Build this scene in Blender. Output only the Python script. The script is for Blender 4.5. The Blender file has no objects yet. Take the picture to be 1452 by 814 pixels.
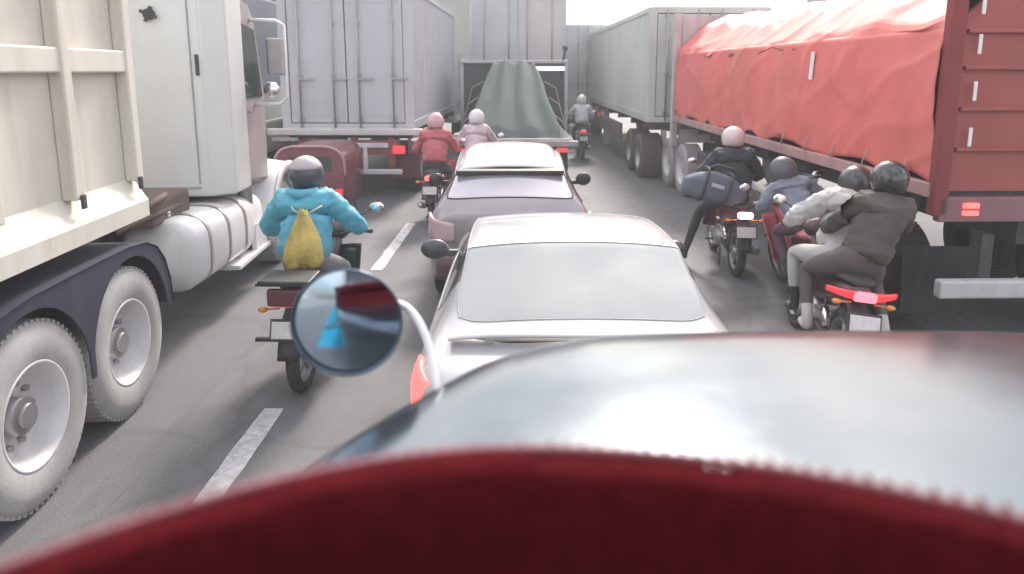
import bpy, bmesh, math, random
from mathutils import Vector, Matrix, Euler, noise
R = math.radians
PI = math.pi
random.seed(7)
S = bpy.context.scene
COL = S.collection

# ---------------------------------------------------------------- camera
cam_d = bpy.data.cameras.new('camera')
cam = bpy.data.objects.new('camera', cam_d)
COL.objects.link(cam)
S.camera = cam
cam.location = (0, 0, 2.4)
cam.rotation_euler = (R(80), 0, 0)
cam_d.sensor_width = 36
cam_d.lens = 24.79
cam_d.shift_x = -0.011
cam_d.shift_y = -0.0902
cam_d.clip_start = 0.02
cam_d.clip_end = 3000
cam_d.dof.use_dof = True
cam_d.dof.focus_distance = 5.5
cam_d.dof.aperture_fstop = 2.0

# ---------------------------------------------------------------- world, sun, exposure
SUN_EL, SUN_AZ = 37, 9          # degrees; azimuth clockwise from +Y (ahead)
W = bpy.data.worlds.new('World')
S.world = W
W.use_nodes = True
nt = W.node_tree
nt.nodes.clear()
wo = nt.nodes.new('ShaderNodeOutputWorld')
bg = nt.nodes.new('ShaderNodeBackground')
sky = nt.nodes.new('ShaderNodeTexSky')
sky.sky_type = 'NISHITA'
sky.sun_disc = False
sky.sun_elevation = R(SUN_EL)
sky.sun_rotation = R(SUN_AZ)
sky.dust_density = 4.0
sky.air_density = 1.2
tc = nt.nodes.new('ShaderNodeTexCoord')
mp = nt.nodes.new('ShaderNodeMapping')
mp.inputs['Scale'].default_value = (1, 1, 2.2)
nz = nt.nodes.new('ShaderNodeTexNoise')
nz.inputs['Scale'].default_value = 2.4
nz.inputs['Detail'].default_value = 7
nz.inputs['Roughness'].default_value = .58
cr = nt.nodes.new('ShaderNodeValToRGB')
cr.color_ramp.elements[0].position = .40
cr.color_ramp.elements[1].position = .60
mx = nt.nodes.new('ShaderNodeMix')
mx.data_type = 'RGBA'
mx.inputs[7].default_value = (8.6, 8.5, 8.7, 1)
nt.links.new(tc.outputs['Generated'], mp.inputs[0])
nt.links.new(mp.outputs[0], nz.inputs['Vector'])
nt.links.new(nz.outputs[0], cr.inputs[0])
nt.links.new(cr.outputs[0], mx.inputs[0])
nt.links.new(sky.outputs[0], mx.inputs[6])
nt.links.new(mx.outputs[2], bg.inputs[0])
nt.links.new(bg.outputs[0], wo.inputs[0])
bg.inputs[1].default_value = 0.13

sun_d = bpy.data.lights.new('sun', 'SUN')
sun_d.energy = 2.6
sun_d.angle = R(11)
sun_d.color = (1, .95, .87)
sun = bpy.data.objects.new('sun', sun_d)
COL.objects.link(sun)
sun.rotation_euler = Euler((R(90 - SUN_EL), 0, R(180 - SUN_AZ)))  # shines from ahead, high, a little to the right
sun.location = (5, 20, 30)
S.view_settings.view_transform = 'Standard'
S.view_settings.look = 'None'
S.view_settings.gamma = 1
S.view_settings.exposure = 1.05
S.render.engine = 'CYCLES'
S.cycles.use_denoising = True
S.cycles.max_bounces = 6
S.cycles.volume_bounces = 0

# ---------------------------------------------------------------- materials
MATS = {}
def mat(name, col, rough=.6, metal=0., var=.12, scale=3., bump=0., bscale=40., coat=0., emis=None, es=0., spec=.5, dirt=None, dcol=(.16, .13, .11), trans=0.):
    if name in MATS: return MATS[name]
    m = bpy.data.materials.new(name)
    m.use_nodes = True
    t = m.node_tree
    b = t.nodes['Principled BSDF']
    b.inputs['Roughness'].default_value = rough
    b.inputs['Metallic'].default_value = metal
    b.inputs['Coat Weight'].default_value = coat
    b.inputs['Coat Roughness'].default_value = .08
    b.inputs['Specular IOR Level'].default_value = spec
    if trans: b.inputs['Transmission Weight'].default_value = trans
    c4 = (*col, 1)
    co = t.nodes.new('ShaderNodeTexCoord')
    n = t.nodes.new('ShaderNodeTexNoise')
    n.inputs['Scale'].default_value = scale
    n.inputs['Detail'].default_value = 8
    n.inputs['Roughness'].default_value = .62
    t.links.new(co.outputs['Object'], n.inputs['Vector'])
    r = t.nodes.new('ShaderNodeValToRGB')
    r.color_ramp.elements[0].position = .3
    r.color_ramp.elements[1].position = .72
    r.color_ramp.elements[0].color = (*[max(0, x * (1 - var * 1.6)) for x in col], 1)
    r.color_ramp.elements[1].color = (*[min(1, x * (1 + var)) for x in col], 1)
    t.links.new(n.outputs[0], r.inputs[0])
    out = r.outputs[0]
    if dirt:
        n2 = t.nodes.new('ShaderNodeTexNoise')
        n2.inputs['Scale'].default_value = scale * .6
        n2.inputs['Detail'].default_value = 12
        n2.inputs['Roughness'].default_value = .7
        n2.inputs['Distortion'].default_value = .8
        mpp = t.nodes.new('ShaderNodeMapping')
        mpp.inputs['Scale'].default_value = (2.2, 2.2, .35)
        mpp.inputs['Location'].default_value = (3, 7, 2)
        t.links.new(co.outputs['Object'], mpp.inputs[0])
        t.links.new(mpp.outputs[0], n2.inputs['Vector'])
        r2 = t.nodes.new('ShaderNodeValToRGB')
        r2.color_ramp.elements[0].position = .5
        r2.color_ramp.elements[0].color = (0, 0, 0, 1)
        r2.color_ramp.elements[1].position = .75
        r2.color_ramp.elements[1].color = (dirt, dirt, dirt, 1)
        t.links.new(n2.outputs[0], r2.inputs[0])
        mi = t.nodes.new('ShaderNodeMix')
        mi.data_type = 'RGBA'
        mi.inputs[7].default_value = (*dcol, 1)
        t.links.new(r2.outputs[0], mi.inputs[0])
        t.links.new(out, mi.inputs[6])
        out = mi.outputs[2]
    t.links.new(out, b.inputs['Base Color'])
    mr = t.nodes.new('ShaderNodeMapRange')
    mr.inputs[3].default_value = max(.02, rough - .1)
    mr.inputs[4].default_value = min(1, rough + .12)
    t.links.new(n.outputs[0], mr.inputs[0])
    t.links.new(mr.outputs[0], b.inputs['Roughness'])
    if bump:
        n3 = t.nodes.new('ShaderNodeTexNoise')
        n3.inputs['Scale'].default_value = bscale
        n3.inputs['Detail'].default_value = 5
        t.links.new(co.outputs['Object'], n3.inputs['Vector'])
        bp = t.nodes.new('ShaderNodeBump')
        bp.inputs['Strength'].default_value = bump
        bp.inputs['Distance'].default_value = .02
        t.links.new(n3.outputs[0], bp.inputs['Height'])
        t.links.new(bp.outputs[0], b.inputs['Normal'])
    if emis:
        b.inputs['Emission Color'].default_value = (*emis, 1)
        b.inputs['Emission Strength'].default_value = es
    MATS[name] = m
    return m

M_TYRE = mat('tyre rubber', (.05, .048, .048), .85, bump=.3, bscale=60, dirt=.6, dcol=(.2, .18, .17))
M_TYRED = mat('dusty truck tyre', (.44, .43, .42), .9, var=.15, bump=.15, dirt=.5, dcol=(.55, .53, .50))
M_BLACK = mat('black plastic', (.03, .03, .033), .5, dirt=.3)
M_DARK = mat('dark chassis steel', (.06, .052, .055), .7, dirt=.6, dcol=(.16, .12, .11))
M_CHROME = mat('bright metal', (.78, .78, .80), .18, 1.0, var=.05)
M_STEEL = mat('dull steel', (.42, .41, .41), .45, .7, dirt=.3)
M_GLASS = mat('dark tinted glass', (.05, .06, .065), .08, .15, var=.1, spec=.9)
M_RIMW = mat('painted wheel rim', (.74, .72, .72), .45, dirt=.4, dcol=(.3, .24, .22))
M_LAMP_R = mat('red lamp lens', (.55, .03, .04), .2, emis=(1, .06, .07), es=.35, coat=.6)
M_LAMP_ON = mat('lit red tail lamp', (.8, .1, .1), .3, emis=(1, .10, .09), es=1.3)
M_LAMP_HOT = mat('lit tail lamp core', (.9, .5, .5), .3, emis=(1, .55, .52), es=4)
M_LAMP_A = mat('amber lens', (.7, .25, .03), .25, coat=.6)
M_LAMP_C = mat('clear lamp lens', (.75, .74, .72), .15, coat=.6)
M_PLATE = mat('licence plate', (.72, .70, .68), .5, dirt=.3)
M_SKIN = mat('skin', (.32, .18, .12), .6, var=.06)
M_SHOEB = mat('black shoe', (.04, .04, .04), .7)
M_REFL = mat('white tape and highlight', (.85, .83, .82), .4, var=.06)

# ---------------------------------------------------------------- mesh helpers
class MB:
    def __init__(s): s.bm = bmesh.new()
    def _mark(s, fs, mi, sm):
        for f in fs: f.material_index = mi; f.smooth = sm
    def box(s, c, d, rot=None, bev=0.0, mi=0, taper=None):
        """c centre, d full sizes"""
        v = []
        for z in (-.5, .5):
            for x, y in ((-.5, -.5), (.5, -.5), (.5, .5), (-.5, .5)):
                k = taper if (taper and z > 0) else 1
                p = Vector((x * d[0] * k, y * d[1] * k, z * d[2]))
                v.append(p)
        Mx = Matrix.Translation(c) @ (Euler(rot).to_matrix().to_4x4() if rot else Matrix())
        vs = [s.bm.verts.new(Mx @ p) for p in v]
        fs = [s.bm.faces.new([vs[i] for i in q]) for q in ((0, 3, 2, 1), (4, 5, 6, 7), (0, 1, 5, 4), (1, 2, 6, 5), (2, 3, 7, 6), (3, 0, 4, 7))]
        s._mark(fs, mi, False)
        if bev:
            es = list({e for f in fs for e in f.edges})
            r = bmesh.ops.bevel(s.bm, geom=es, offset=bev, segments=2, affect='EDGES', profile=.5, clamp_overlap=True)
            s._mark(r['faces'], mi, False)
        return s
    def ring_loft(s, rings, closed=True, cap=True, mi=0, sm=True):
        vr = [[s.bm.verts.new(p) for p in r] for r in rings]
        n = len(rings[0])
        fs = []
        for a, b in zip(vr, vr[1:]):
            for i in range(n if closed else n - 1):
                j = (i + 1) % n
                fs.append(s.bm.faces.new((a[i], a[j], b[j], b[i])))
        s._mark(fs, mi, sm)
        if cap and closed:
            c = [s.bm.faces.new(vr[0][::-1]), s.bm.faces.new(vr[-1])]
            s._mark(c, mi, False)
        return s
    def tube(s, pts, r, n=8, mi=0, cap=True):
        pts = [Vector(p) for p in pts]
        rr = r if isinstance(r, (list, tuple)) else [r] * len(pts)
        rings = []
        up = None
        for i, p in enumerate(pts):
            a = pts[max(0, i - 1)]; b = pts[min(len(pts) - 1, i + 1)]
            t = (b - a).normalized()
            if up is None:
                up = Vector((0, 0, 1)) if abs(t.z) < .9 else Vector((1, 0, 0))
            u = (up - t * up.dot(t)).normalized()
            w = t.cross(u)
            up = u
            rings.append([p + (u * math.cos(2 * PI * k / n) + w * math.sin(2 * PI * k / n)) * rr[i] for k in range(n)])
        return s.ring_loft(rings, True, cap, mi, True)
    def lathe(s, prof, axis='x', c=(0, 0, 0), n=32, mi=0, sm=True, closed=True):
        """prof: list of (radius, along-axis)"""
        c = Vector(c)
        rings = []
        for k in range(n):
            a = 2 * PI * k / n
            ring = []
            for r, h in prof:
                if axis == 'x': p = Vector((h, r * math.cos(a), r * math.sin(a)))
                elif axis == 'y': p = Vector((r * math.cos(a), h, -r * math.sin(a)))
                else: p = Vector((r * math.cos(a), r * math.sin(a), h))
                ring.append(s.bm.verts.new(p + c))
            rings.append(ring)
        fs = []
        m = len(prof)
        for k in range(n):
            a, b = rings[k], rings[(k + 1) % n]
            for i in range(m if closed else m - 1):
                j = (i + 1) % m
                fs.append(s.bm.faces.new((a[i], a[j], b[j], b[i])))
        s._mark(fs, mi, sm)
        if not closed: pass
        return s
    def disc(s, c, r, h, axis='x', n=24, mi=0, r2=None):
        """closed cylinder centred on c"""
        r2 = r if r2 is None else r2
        c = Vector(c)
        rings = []
        for hh, rr in ((-h / 2, r), (h / 2, r2)):
            ring = []
            for k in range(n):
                a = 2 * PI * k / n
                if axis == 'x': p = Vector((hh, rr * math.cos(a), rr * math.sin(a)))
                elif axis == 'y': p = Vector((rr * math.cos(a), hh, -rr * math.sin(a)))
                else: p = Vector((rr * math.cos(a), rr * math.sin(a), hh))
                ring.append(c + p)
            rings.append(ring)
        return s.ring_loft(rings, True, True, mi, True)
    def ball(s, c, r, mi=0, n=16, rot=None):
        rr = r if isinstance(r, (tuple, list)) else (r, r, r)
        Mx = Matrix.Translation(c) @ (Euler(rot).to_matrix().to_4x4() if rot else Matrix()) @ Matrix.Diagonal((*rr, 1))
        q = bmesh.ops.create_uvsphere(s.bm, u_segments=n, v_segments=max(6, n // 2 + 2), radius=1, matrix=Mx)
        for v in q['verts']:
            for f in v.link_faces: f.material_index = mi; f.smooth = True
        return s
    def grid(s, fn, nu, nv, mi=0, sm=True):
        g = [[s.bm.verts.new(fn(u / nu, v / nv)) for v in range(nv + 1)] for u in range(nu + 1)]
        fs = []
        for i in range(nu):
            for j in range(nv):
                fs.append(s.bm.faces.new((g[i][j], g[i + 1][j], g[i + 1][j + 1], g[i][j + 1])))
        s._mark(fs, mi, sm)
        return s
    def prism(s, poly, axis, a, b, mi=0, bev=0):
        """polygon (2D) extruded along axis from a to b"""
        def P(q, h):
            if axis == 'x': return Vector((h, q[0], q[1]))
            if axis == 'y': return Vector((q[0], h, q[1]))
            return Vector((q[0], q[1], h))
        A = [s.bm.verts.new(P(q, a)) for q in poly]
        B = [s.bm.verts.new(P(q, b)) for q in poly]
        n = len(poly)
        fs = [s.bm.faces.new(A[::-1]), s.bm.faces.new(B)]
        for i in range(n): fs.append(s.bm.faces.new((A[i], A[(i + 1) % n], B[(i + 1) % n], B[i])))
        s._mark(fs, mi, False)
        if bev:
            es = list({e for f in fs for e in f.edges})
            r = bmesh.ops.bevel(s.bm, geom=es, offset=bev, segments=2, affect='EDGES', clamp_overlap=True)
            s._mark(r['faces'], mi, False)
        return s
    def build(s, name, m, parent=None, label=None, smooth=None, solid=0):
        bmesh.ops.recalc_face_normals(s.bm, faces=s.bm.faces)
        me = bpy.data.meshes.new(name)
        s.bm.to_mesh(me); s.bm.free()
        for x in (m if isinstance(m, (list, tuple)) else [m]): me.materials.append(x)
        o = bpy.data.objects.new(name, me)
        COL.objects.link(o)
        if smooth: 
            for p in me.polygons: p.use_smooth = True
        if parent: o.parent = parent
        if label: o['label'] = label
        if solid:
            md = o.modifiers.new('thickness', 'SOLIDIFY'); md.thickness = solid; md.offset = 0
        return o

def tag(o, label, cat, group=None):
    o['label'] = label; o['category'] = cat
    if group: o['group'] = group
    return o
def thing(name, label, cat, loc=(0, 0, 0), rz=0., group=None, rot=None):
    o = bpy.data.objects.new(name, None)
    COL.objects.link(o)
    o.empty_display_size = .2
    o.location = loc
    o.rotation_euler = rot if rot else (0, 0, rz)
    return tag(o, label, cat, group)
def struct(o, kind='structure'):
    o['kind'] = kind
    return o
def fbm(x, y, z, o=3):
    return noise.fractal(Vector((x, y, z)), 1.0, 2.0, o)

def eval_mesh(o, name):
    dg = bpy.context.evaluated_depsgraph_get()
    dg.update()
    me = bpy.data.meshes.new_from_object(o.evaluated_get(dg))
    me.name = name
    return me

# ---------------------------------------------------------------- ground
def road_mat():
    m = bpy.data.materials.new('worn asphalt'); m.use_nodes = True
    t = m.node_tree; b = t.nodes['Principled BSDF']
    co = t.nodes.new('ShaderNodeTexCoord')
    def nz(sc, det, mapscale=None, rough=.6):
        n = t.nodes.new('ShaderNodeTexNoise'); n.inputs['Scale'].default_value = sc; n.inputs['Detail'].default_value = det
        n.inputs['Roughness'].default_value = rough
        if mapscale:
            mp = t.nodes.new('ShaderNodeMapping'); mp.inputs['Scale'].default_value = mapscale
            t.links.new(co.outputs['Object'], mp.inputs[0]); t.links.new(mp.outputs[0], n.inputs['Vector'])
        else: t.links.new(co.outputs['Object'], n.inputs['Vector'])
        return n
    a = nz(.35, 6); s_ = nz(1.0, 5, (1.6, .08, 1)); g = nz(90, 3)
    r = t.nodes.new('ShaderNodeValToRGB')
    r.color_ramp.elements[0].position = .3; r.color_ramp.elements[0].color = (.150, .146, .152, 1)
    r.color_ramp.elements[1].position = .7; r.color_ramp.elements[1].color = (.205, .20, .206, 1)
    t.links.new(a.outputs[0], r.inputs[0])
    def mul(fac, src, lo, hi):
        k = t.nodes.new('ShaderNodeMapRange'); k.inputs[1].default_value = .3; k.inputs[2].default_value = .7; k.inputs[3].default_value = lo; k.inputs[4].default_value = hi
        t.links.new(fac.outputs[0], k.inputs[0])
        x = t.nodes.new('ShaderNodeMix'); x.data_type = 'RGBA'; x.blend_type = 'MULTIPLY'; x.inputs[0].default_value = 1
        t.links.new(src, x.inputs[6]); t.links.new(k.outputs[0], x.inputs[7])
        return x.outputs[2]
    c = mul(s_, r.outputs[0], .78, 1.12)
    c = mul(g, c, .72, 1.25)
    st = nz(.9, 9, (1, .45, 1), .7); c = mul(st, c, .80, 1.10)
    oil = nz(2.2, 8, (1.0, .22, 1), .75)
    kr = t.nodes.new('ShaderNodeMapRange'); kr.inputs[1].default_value = .58; kr.inputs[2].default_value = .72; kr.inputs[3].default_value = 1; kr.inputs[4].default_value = .6
    t.links.new(oil.outputs[0], kr.inputs[0])
    xo = t.nodes.new('ShaderNodeMix'); xo.data_type = 'RGBA'; xo.blend_type = 'MULTIPLY'; xo.inputs[0].default_value = 1
    t.links.new(c, xo.inputs[6]); t.links.new(kr.outputs[0], xo.inputs[7]); c = xo.outputs[2]
    vo = t.nodes.new('ShaderNodeTexVoronoi'); vo.feature = 'DISTANCE_TO_EDGE'; vo.inputs['Scale'].default_value = .55
    wn = nz(1.5, 6); wm = t.nodes.new('ShaderNodeMix'); wm.data_type = 'VECTOR'; wm.inputs[0].default_value = .35
    t.links.new(co.outputs['Object'], wm.inputs[4]); t.links.new(wn.outputs[1], wm.inputs[5]); t.links.new(wm.outputs[1], vo.inputs['Vector'])
    kc = t.nodes.new('ShaderNodeMapRange'); kc.inputs[1].default_value = 0; kc.inputs[2].default_value = .02; kc.inputs[3].default_value = .84; kc.inputs[4].default_value = 1
    t.links.new(vo.outputs['Distance'], kc.inputs[0])
    xc = t.nodes.new('ShaderNodeMix'); xc.data_type = 'RGBA'; xc.blend_type = 'MULTIPLY'; xc.inputs[0].default_value = 1
    t.links.new(c, xc.inputs[6]); t.links.new(kc.outputs[0], xc.inputs[7]); c = xc.outputs[2]
    t.links.new(c, b.inputs['Base Color'])
    b.inputs['Roughness'].default_value = .72
    bp = t.nodes.new('ShaderNodeBump'); bp.inputs['Strength'].default_value = .5; bp.inputs['Distance'].default_value = .01
    t.links.new(g.outputs[0], bp.inputs['Height']); t.links.new(bp.outputs[0], b.inputs['Normal'])
    return m
M_ROAD = road_mat()
g = MB()
g.grid(lambda u, v: Vector(((u - .5) * 3000, (v - .5) * 3000, -.02)), 4, 4)
struct(g.build('ground', mat('dusty verge', (.24, .22, .19), .95, scale=.3, bump=.3)))
g = MB()
g.grid(lambda u, v: Vector((-9 + u * 18, -40 + v * 340, 0)), 4, 40)
struct(g.build('road', M_ROAD))
for sx, nm in ((-1, 'pavement_left'), (1, 'pavement_right')):
    g = MB()
    g.box((sx * 11, 130, .06), (3.6, 340, .14), bev=.01)
    struct(g.build(nm, mat('pavement concrete', (.36, .35, .33), .9, scale=1.2, bump=.2, dirt=.5)))
    g = MB()
    g.box((sx * 9.1, 130, .065), (.2, 340, .17), bev=.02)
    struct(g.build(nm.replace('pavement', 'kerb'), mat('kerb concrete', (.42, .41, .39), .9, scale=2, dirt=.6)))
def dash_mat():
    m = mat('worn road paint', (.62, .61, .61), .7, var=.2, scale=9, dirt=.8, dcol=(.2, .19, .19))
    return m
k = MB()
y = 2.05
rng = random.Random(2)
for i in range(40):
    x0, w, L = -1.79, .075, 2.68
    # chipped outline, one sheet each
    n = 14
    def edge(v, sd): return x0 + sd * w + rng.uniform(-.007, .007)
    for j in range(n):
        pass
    A = [k.bm.verts.new((x0 - w + rng.uniform(-.008, .008), y + L * j / n, .004)) for j in range(n + 1)]
    B = [k.bm.verts.new((x0 + w + rng.uniform(-.008, .008), y + L * j / n, .004)) for j in range(n + 1)]
    for j in range(n): k.bm.faces.new((A[j], B[j], B[j + 1], A[j + 1]))
    y += 6.25
struct(k.build('lane_marking', dash_mat()))
k = MB()
for i in range(40):
    for x0 in (-5.4, 4.4):
        k.grid(lambda u, v: Vector((x0 - .075 + u * .15, 1 + i * 6.25 + v * 2.68, .004)), 1, 2)
struct(k.build('outer_lane_marking', dash_mat()))
# ================================================================ OWN VEHICLE
M_HOOD = mat('brushed silver bonnet', (.175, .205, .235), .17, .88, var=.1, scale=2.2, bump=.03, bscale=2.5)
def build_own():
    t = thing('jeepney', 'silver bonneted jeepney with a dark red fringed dashboard cover and a round mirror', 'jeepney', (0, 0, 0))
    # left edge of the bonnet in plan (x as a function of y); mirrored about x = .76
    prof = [(-.62, -.2), (-.56, .2), (-.50, .6), (-.45, .8), (-.33, 1.03), (-.27, 1.13), (-.20, 1.24), (-.11, 1.37), (-.05, 1.43), (.02, 1.485), (.12, 1.53), (.28, 1.56), (.55, 1.575), (.76, 1.58)]
    cx = .76
    pl = prof + [(2 * cx - x, y) for x, y in prof[-2::-1]]
    pl = [Vector((x, y, 0)) for x, y in pl]
    cen = Vector((cx, .35, 0))
    # a domed top running out to a rolled edge, then a side wall
    n = len(pl)
    fine = []
    for i in range(n - 1):
        for q in range(4): fine.append(pl[i].lerp(pl[i + 1], q / 4))
    fine.append(pl[-1])
    # smooth
    for _ in range(4):
        fine = [fine[0]] + [(fine[i - 1] + fine[i] * 2 + fine[i + 1]) / 4 for i in range(1, len(fine) - 1)] + [fine[-1]]
    lv = []
    steps = [(0, .105), (.15, .103), (.3, .096), (.45, .085), (.6, .069), (.72, .053), (.82, .037), (.9, .021), (.955, .006), (.985, -.008), (1, -.026), (1.004, -.06), (.999, -.12), (.985, -.3), (.98, -.55), (.978, -.78)]
    for s_, z in steps:
        ring = []
        for p in fine:
            q = cen.lerp(p, s_)
            ring.append(Vector((q.x, q.y, 1.812 + z * (1 if z < 0 else .6))))
        lv.append(ring)
    b = MB(); b.ring_loft(lv, closed=False, cap=False)
    hood = b.build('bonnet', M_HOOD, t)
    # centre crease strip
    # grille, headlamps and bumper on the nose, not seen from the seat
    b = MB()
    for i in range(9): b.box((cx, 1.56, 1.1 + i * .065), (1.0, .03, .03), bev=.006)
    b.box((cx - .52, 1.56, 1.36), (.04, .045, .6), bev=.008); b.box((cx + .52, 1.56, 1.36), (.04, .045, .6), bev=.008)
    b.build('grille', M_CHROME, t)
    for sx in (-1, 1):
        b = MB(); b.disc((cx + sx * .68, 1.47, 1.38), .1, .12, 'y'); hl = b.build('headlight', M_CHROME, t)
        b = MB(); b.ball((cx + sx * .68, 1.53, 1.38), (.088, .03, .088)); b.build('lens', M_LAMP_C, hl)
        # front fender and wheel
        b = MB()
        def fen(u, v, sx=sx):
            a = PI * (.02 + .96 * u)
            return Vector((cx + sx * (1.0 + .22 * v), .95 - .62 * math.cos(a), .42 + .62 * math.sin(a) - .05 * v * v))
        b.grid(fen, 20, 4); b.build('fender', M_HOOD, t, solid=.02)
        b = MB(); b.lathe([(.25, -.1), (.33, -.12), (.38, -.09), (.395, 0), (.38, .09), (.33, .12), (.25, .1)], 'x', (cx + sx * 1.05, .95, .4), 36)
        wh = b.build('wheel', M_TYRE, t)
        b = MB(); b.disc((cx + sx * 1.05, .95, .4), .25, .12, 'x', 28); b.ball((cx + sx * 1.11, .95, .4), (.05, .08, .08)); b.build('rim', M_CHROME, wh)
    b = MB(); b.box((cx, 1.72, .62), (2.0, .1, .16), bev=.04); b.build('bumper', M_CHROME, t)
    b = MB(); b.box((cx, .2, .95), (1.95, 2.5, .1), bev=.02); b.build('chassis', M_DARK, t)
    # cowl between bonnet and dashboard
    b = MB()
    b.grid(lambda u, v: Vector((-.62 + u * 2.76, .30 + .34 * v, 1.62 + .20 * math.sin(PI * u) * 1 + .02 * v)), 24, 6)
    b.build('cowl', M_HOOD, t, solid=.02)
    # dashboard cover: padded dark red velour, bowed towards the windscreen
    M_VEL = mat('dark red velour', (.125, .010, .015), .95, var=.2, scale=60, bump=.6, bscale=260, spec=.03)
    def edge(u):                 # u 0..1 left to right
        x = -.62 + u * 1.5
        yy = .518 - .85 * (x - .0) ** 2 * (1.62 if x < .0 else .95)
        return x, yy
    def dash(u, v):
        x, ye = edge(u)
        # v 0 at the far rolled edge, to 1 near the seat
        prof = [(-.004, -.055), (.012, -.03), (.010, -.006), (-.004, .004), (-.016, .007), (-.030, .002), (-.042, -.010), (-.053, -.028), (-.062, -.052), (-.070, -.085), (-.078, -.13), (-.09, -.2), (-.11, -.36)]
        f = v * (len(prof) - 1); i = min(int(f), len(prof) - 2); a = f - i
        dy = prof[i][0] * (1 - a) + prof[i + 1][0] * a
        dz = prof[i][1] * (1 - a) + prof[i + 1][1] * a
        wv = .004 * fbm(x * 9, dy * 12, 1)
        return Vector((x, ye + dy, 2.098 + dz + wv - .02 * max(0, abs(x) - .35)))
    b = MB(); b.grid(dash, 150, 44)
    dc = b.build('dashboard_cover', M_VEL, t)
    # fringe of short tassels along the far edge
    b = MB(); rg = random.Random(5)
    N = 118
    for i in range(N):
        u = (i + .5) / N
        x, ye = edge(u)
        h = .0125 + rg.uniform(-.001, .001) - .0045 * min(1, max(0, (.72 - u) / .3))
        w = .0040
        dx = rg.uniform(-.0008, .0008)
        p0 = Vector((x, ye - .004, 2.098)); p1 = p0 + Vector((dx, .004, h * .6)); p2 = p0 + Vector((dx * 2.2, .009, h))
        b.tube([p0, p1, p2], [w, w * .95, w * .35], 6)
    b.build('fringe', mat('red tassel yarn', (.15, .018, .026), .9, var=.2, scale=60), dc)
    b = MB(); b.tube([(edge(i / 80)[0], edge(i / 80)[1] - .002, 2.1035) for i in range(81)], .0036, 8)
    b.build('piping', mat('pinkish braid', (.36, .12, .14), .8, var=.15, scale=40), dc)
    # round mirror on a bent white arm
    m = Vector((-.377, 1.44, 1.868))
    nrm = Vector((.10, -1, .06)).normalized()
    q = nrm.to_track_quat('Z', 'Y').to_matrix().to_4x4()
    MX = Matrix.Translation(m) @ q
    def place(o): o.matrix_local = MX
    b = MB()
    b.lathe([(.001, -.055), (.05, -.05), (.09, -.035), (.112, -.012), (.1165, .002), (.1155, .008), (.1145, .008), (.112, -.004), (.001, -.004)], 'z', (0, 0, 0), 48, closed=False)
    sh = b.build('mirror', mat('mirror housing', (.05, .08, .12), .3, .4, coat=.5), t); place(sh)
    b = MB()
    def cap(u, v):
        r = .1135 * u; a = 2 * PI * v
        return Vector((r * math.cos(a), r * math.sin(a), .008 - .012 * (r / .1135) ** 2 + .001))
    b.grid(cap, 12, 48)
    gl = b.build('mirror_glass', mat('mirror silver', (.50, .60, .70), .03, 1.0, var=.01), sh)
    b = MB(); b.lathe([(.1165 + .0022 * math.cos(a), .006 + .0035 * math.sin(a)) for a in [2 * PI * i / 8 for i in range(8)]], 'z', (0, 0, 0), 56)
    b.build('mirror_rim', mat('dark rim', (.12, .16, .22), .3, .6), sh)
    b = MB()
    arm = [(-.385, 1.49, 1.872), (-.31, 1.49, 1.90), (-.262, 1.485, 1.893), (-.225, 1.45, 1.872), (-.195, 1.40, 1.83), (-.175, 1.33, 1.78), (-.162, 1.29, 1.745), (-.15, 1.27, 1.70)]
    arm = [Vector(p) for p in arm]
    f = []
    for i in range(len(arm) - 1):
        for k_ in range(4):
            f.append(arm[i].lerp(arm[i + 1], k_ / 4))
    f.append(arm[-1])
    for _ in range(4): f = [f[0]] + [(f[i - 1] + 2 * f[i] + f[i + 1]) / 4 for i in range(1, len(f) - 1)] + [f[-1]]
    b.tube(f, .0085, 10)
    b.disc((-.155, 1.27, 1.705), .02, .05, 'x')
    b.build('mirror_arm', mat('white enamel', (.78, .76, .77), .3, coat=.5), t)
    # passenger body behind the seat: blue flanks under a silver roof (the mirror shows it)
    M_CY = mat('sky blue paint', (.03, .40, .62), .3, coat=.6)
    b = MB()
    for x in (-.52, 2.02): b.box((x, -2.6, 1.35), (.05, 4.6, .9), bev=.01)
    b.box((cx, -4.9, 1.35), (2.5, .05, .9), bev=.01)
    b.build('side_panel', M_CY, t)
    b = MB(); b.prism([(-1.05, 1.0), (-.2, 1.0), (-.2, 1.9), (-.62, 1.9)], 'y', -.30, -.25); b.build('mirror_view_panel', M_CY, t)  # unseen blue panel, added for the mirror to reflect
    b = MB()
    for x in (-.52, 2.02):
        for yy in (-.3, -1.4, -2.6, -3.8, -4.8): b.box((x, yy, 2.34), (.05, .08, 1.1))
    b.build('window_posts', M_STEEL, t)
    b = MB(); b.box((cx, -2.37, 2.92), (2.7, 5.36, .08), bev=.03); b.build('roof', M_HOOD, t)  # unseen roof, drawn forward to shade the dashboard cover
    b = MB(); b.box((cx, -2.6, 1.02), (2.4, 4.5, .05)); b.build('floor', M_DARK, t)
    for x in (-.35, 1.87):
        b = MB(); b.lathe([(.25, -.1), (.33, -.12), (.395, 0), (.33, .12), (.25, .1)], 'x', (x, -3.3, .4), 32)
        wh = b.build('wheel', M_TYRE, t)
        b = MB(); b.disc((x, -3.3, .4), .25, .1, 'x'); b.build('rim', M_CHROME, wh)
build_own()

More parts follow.
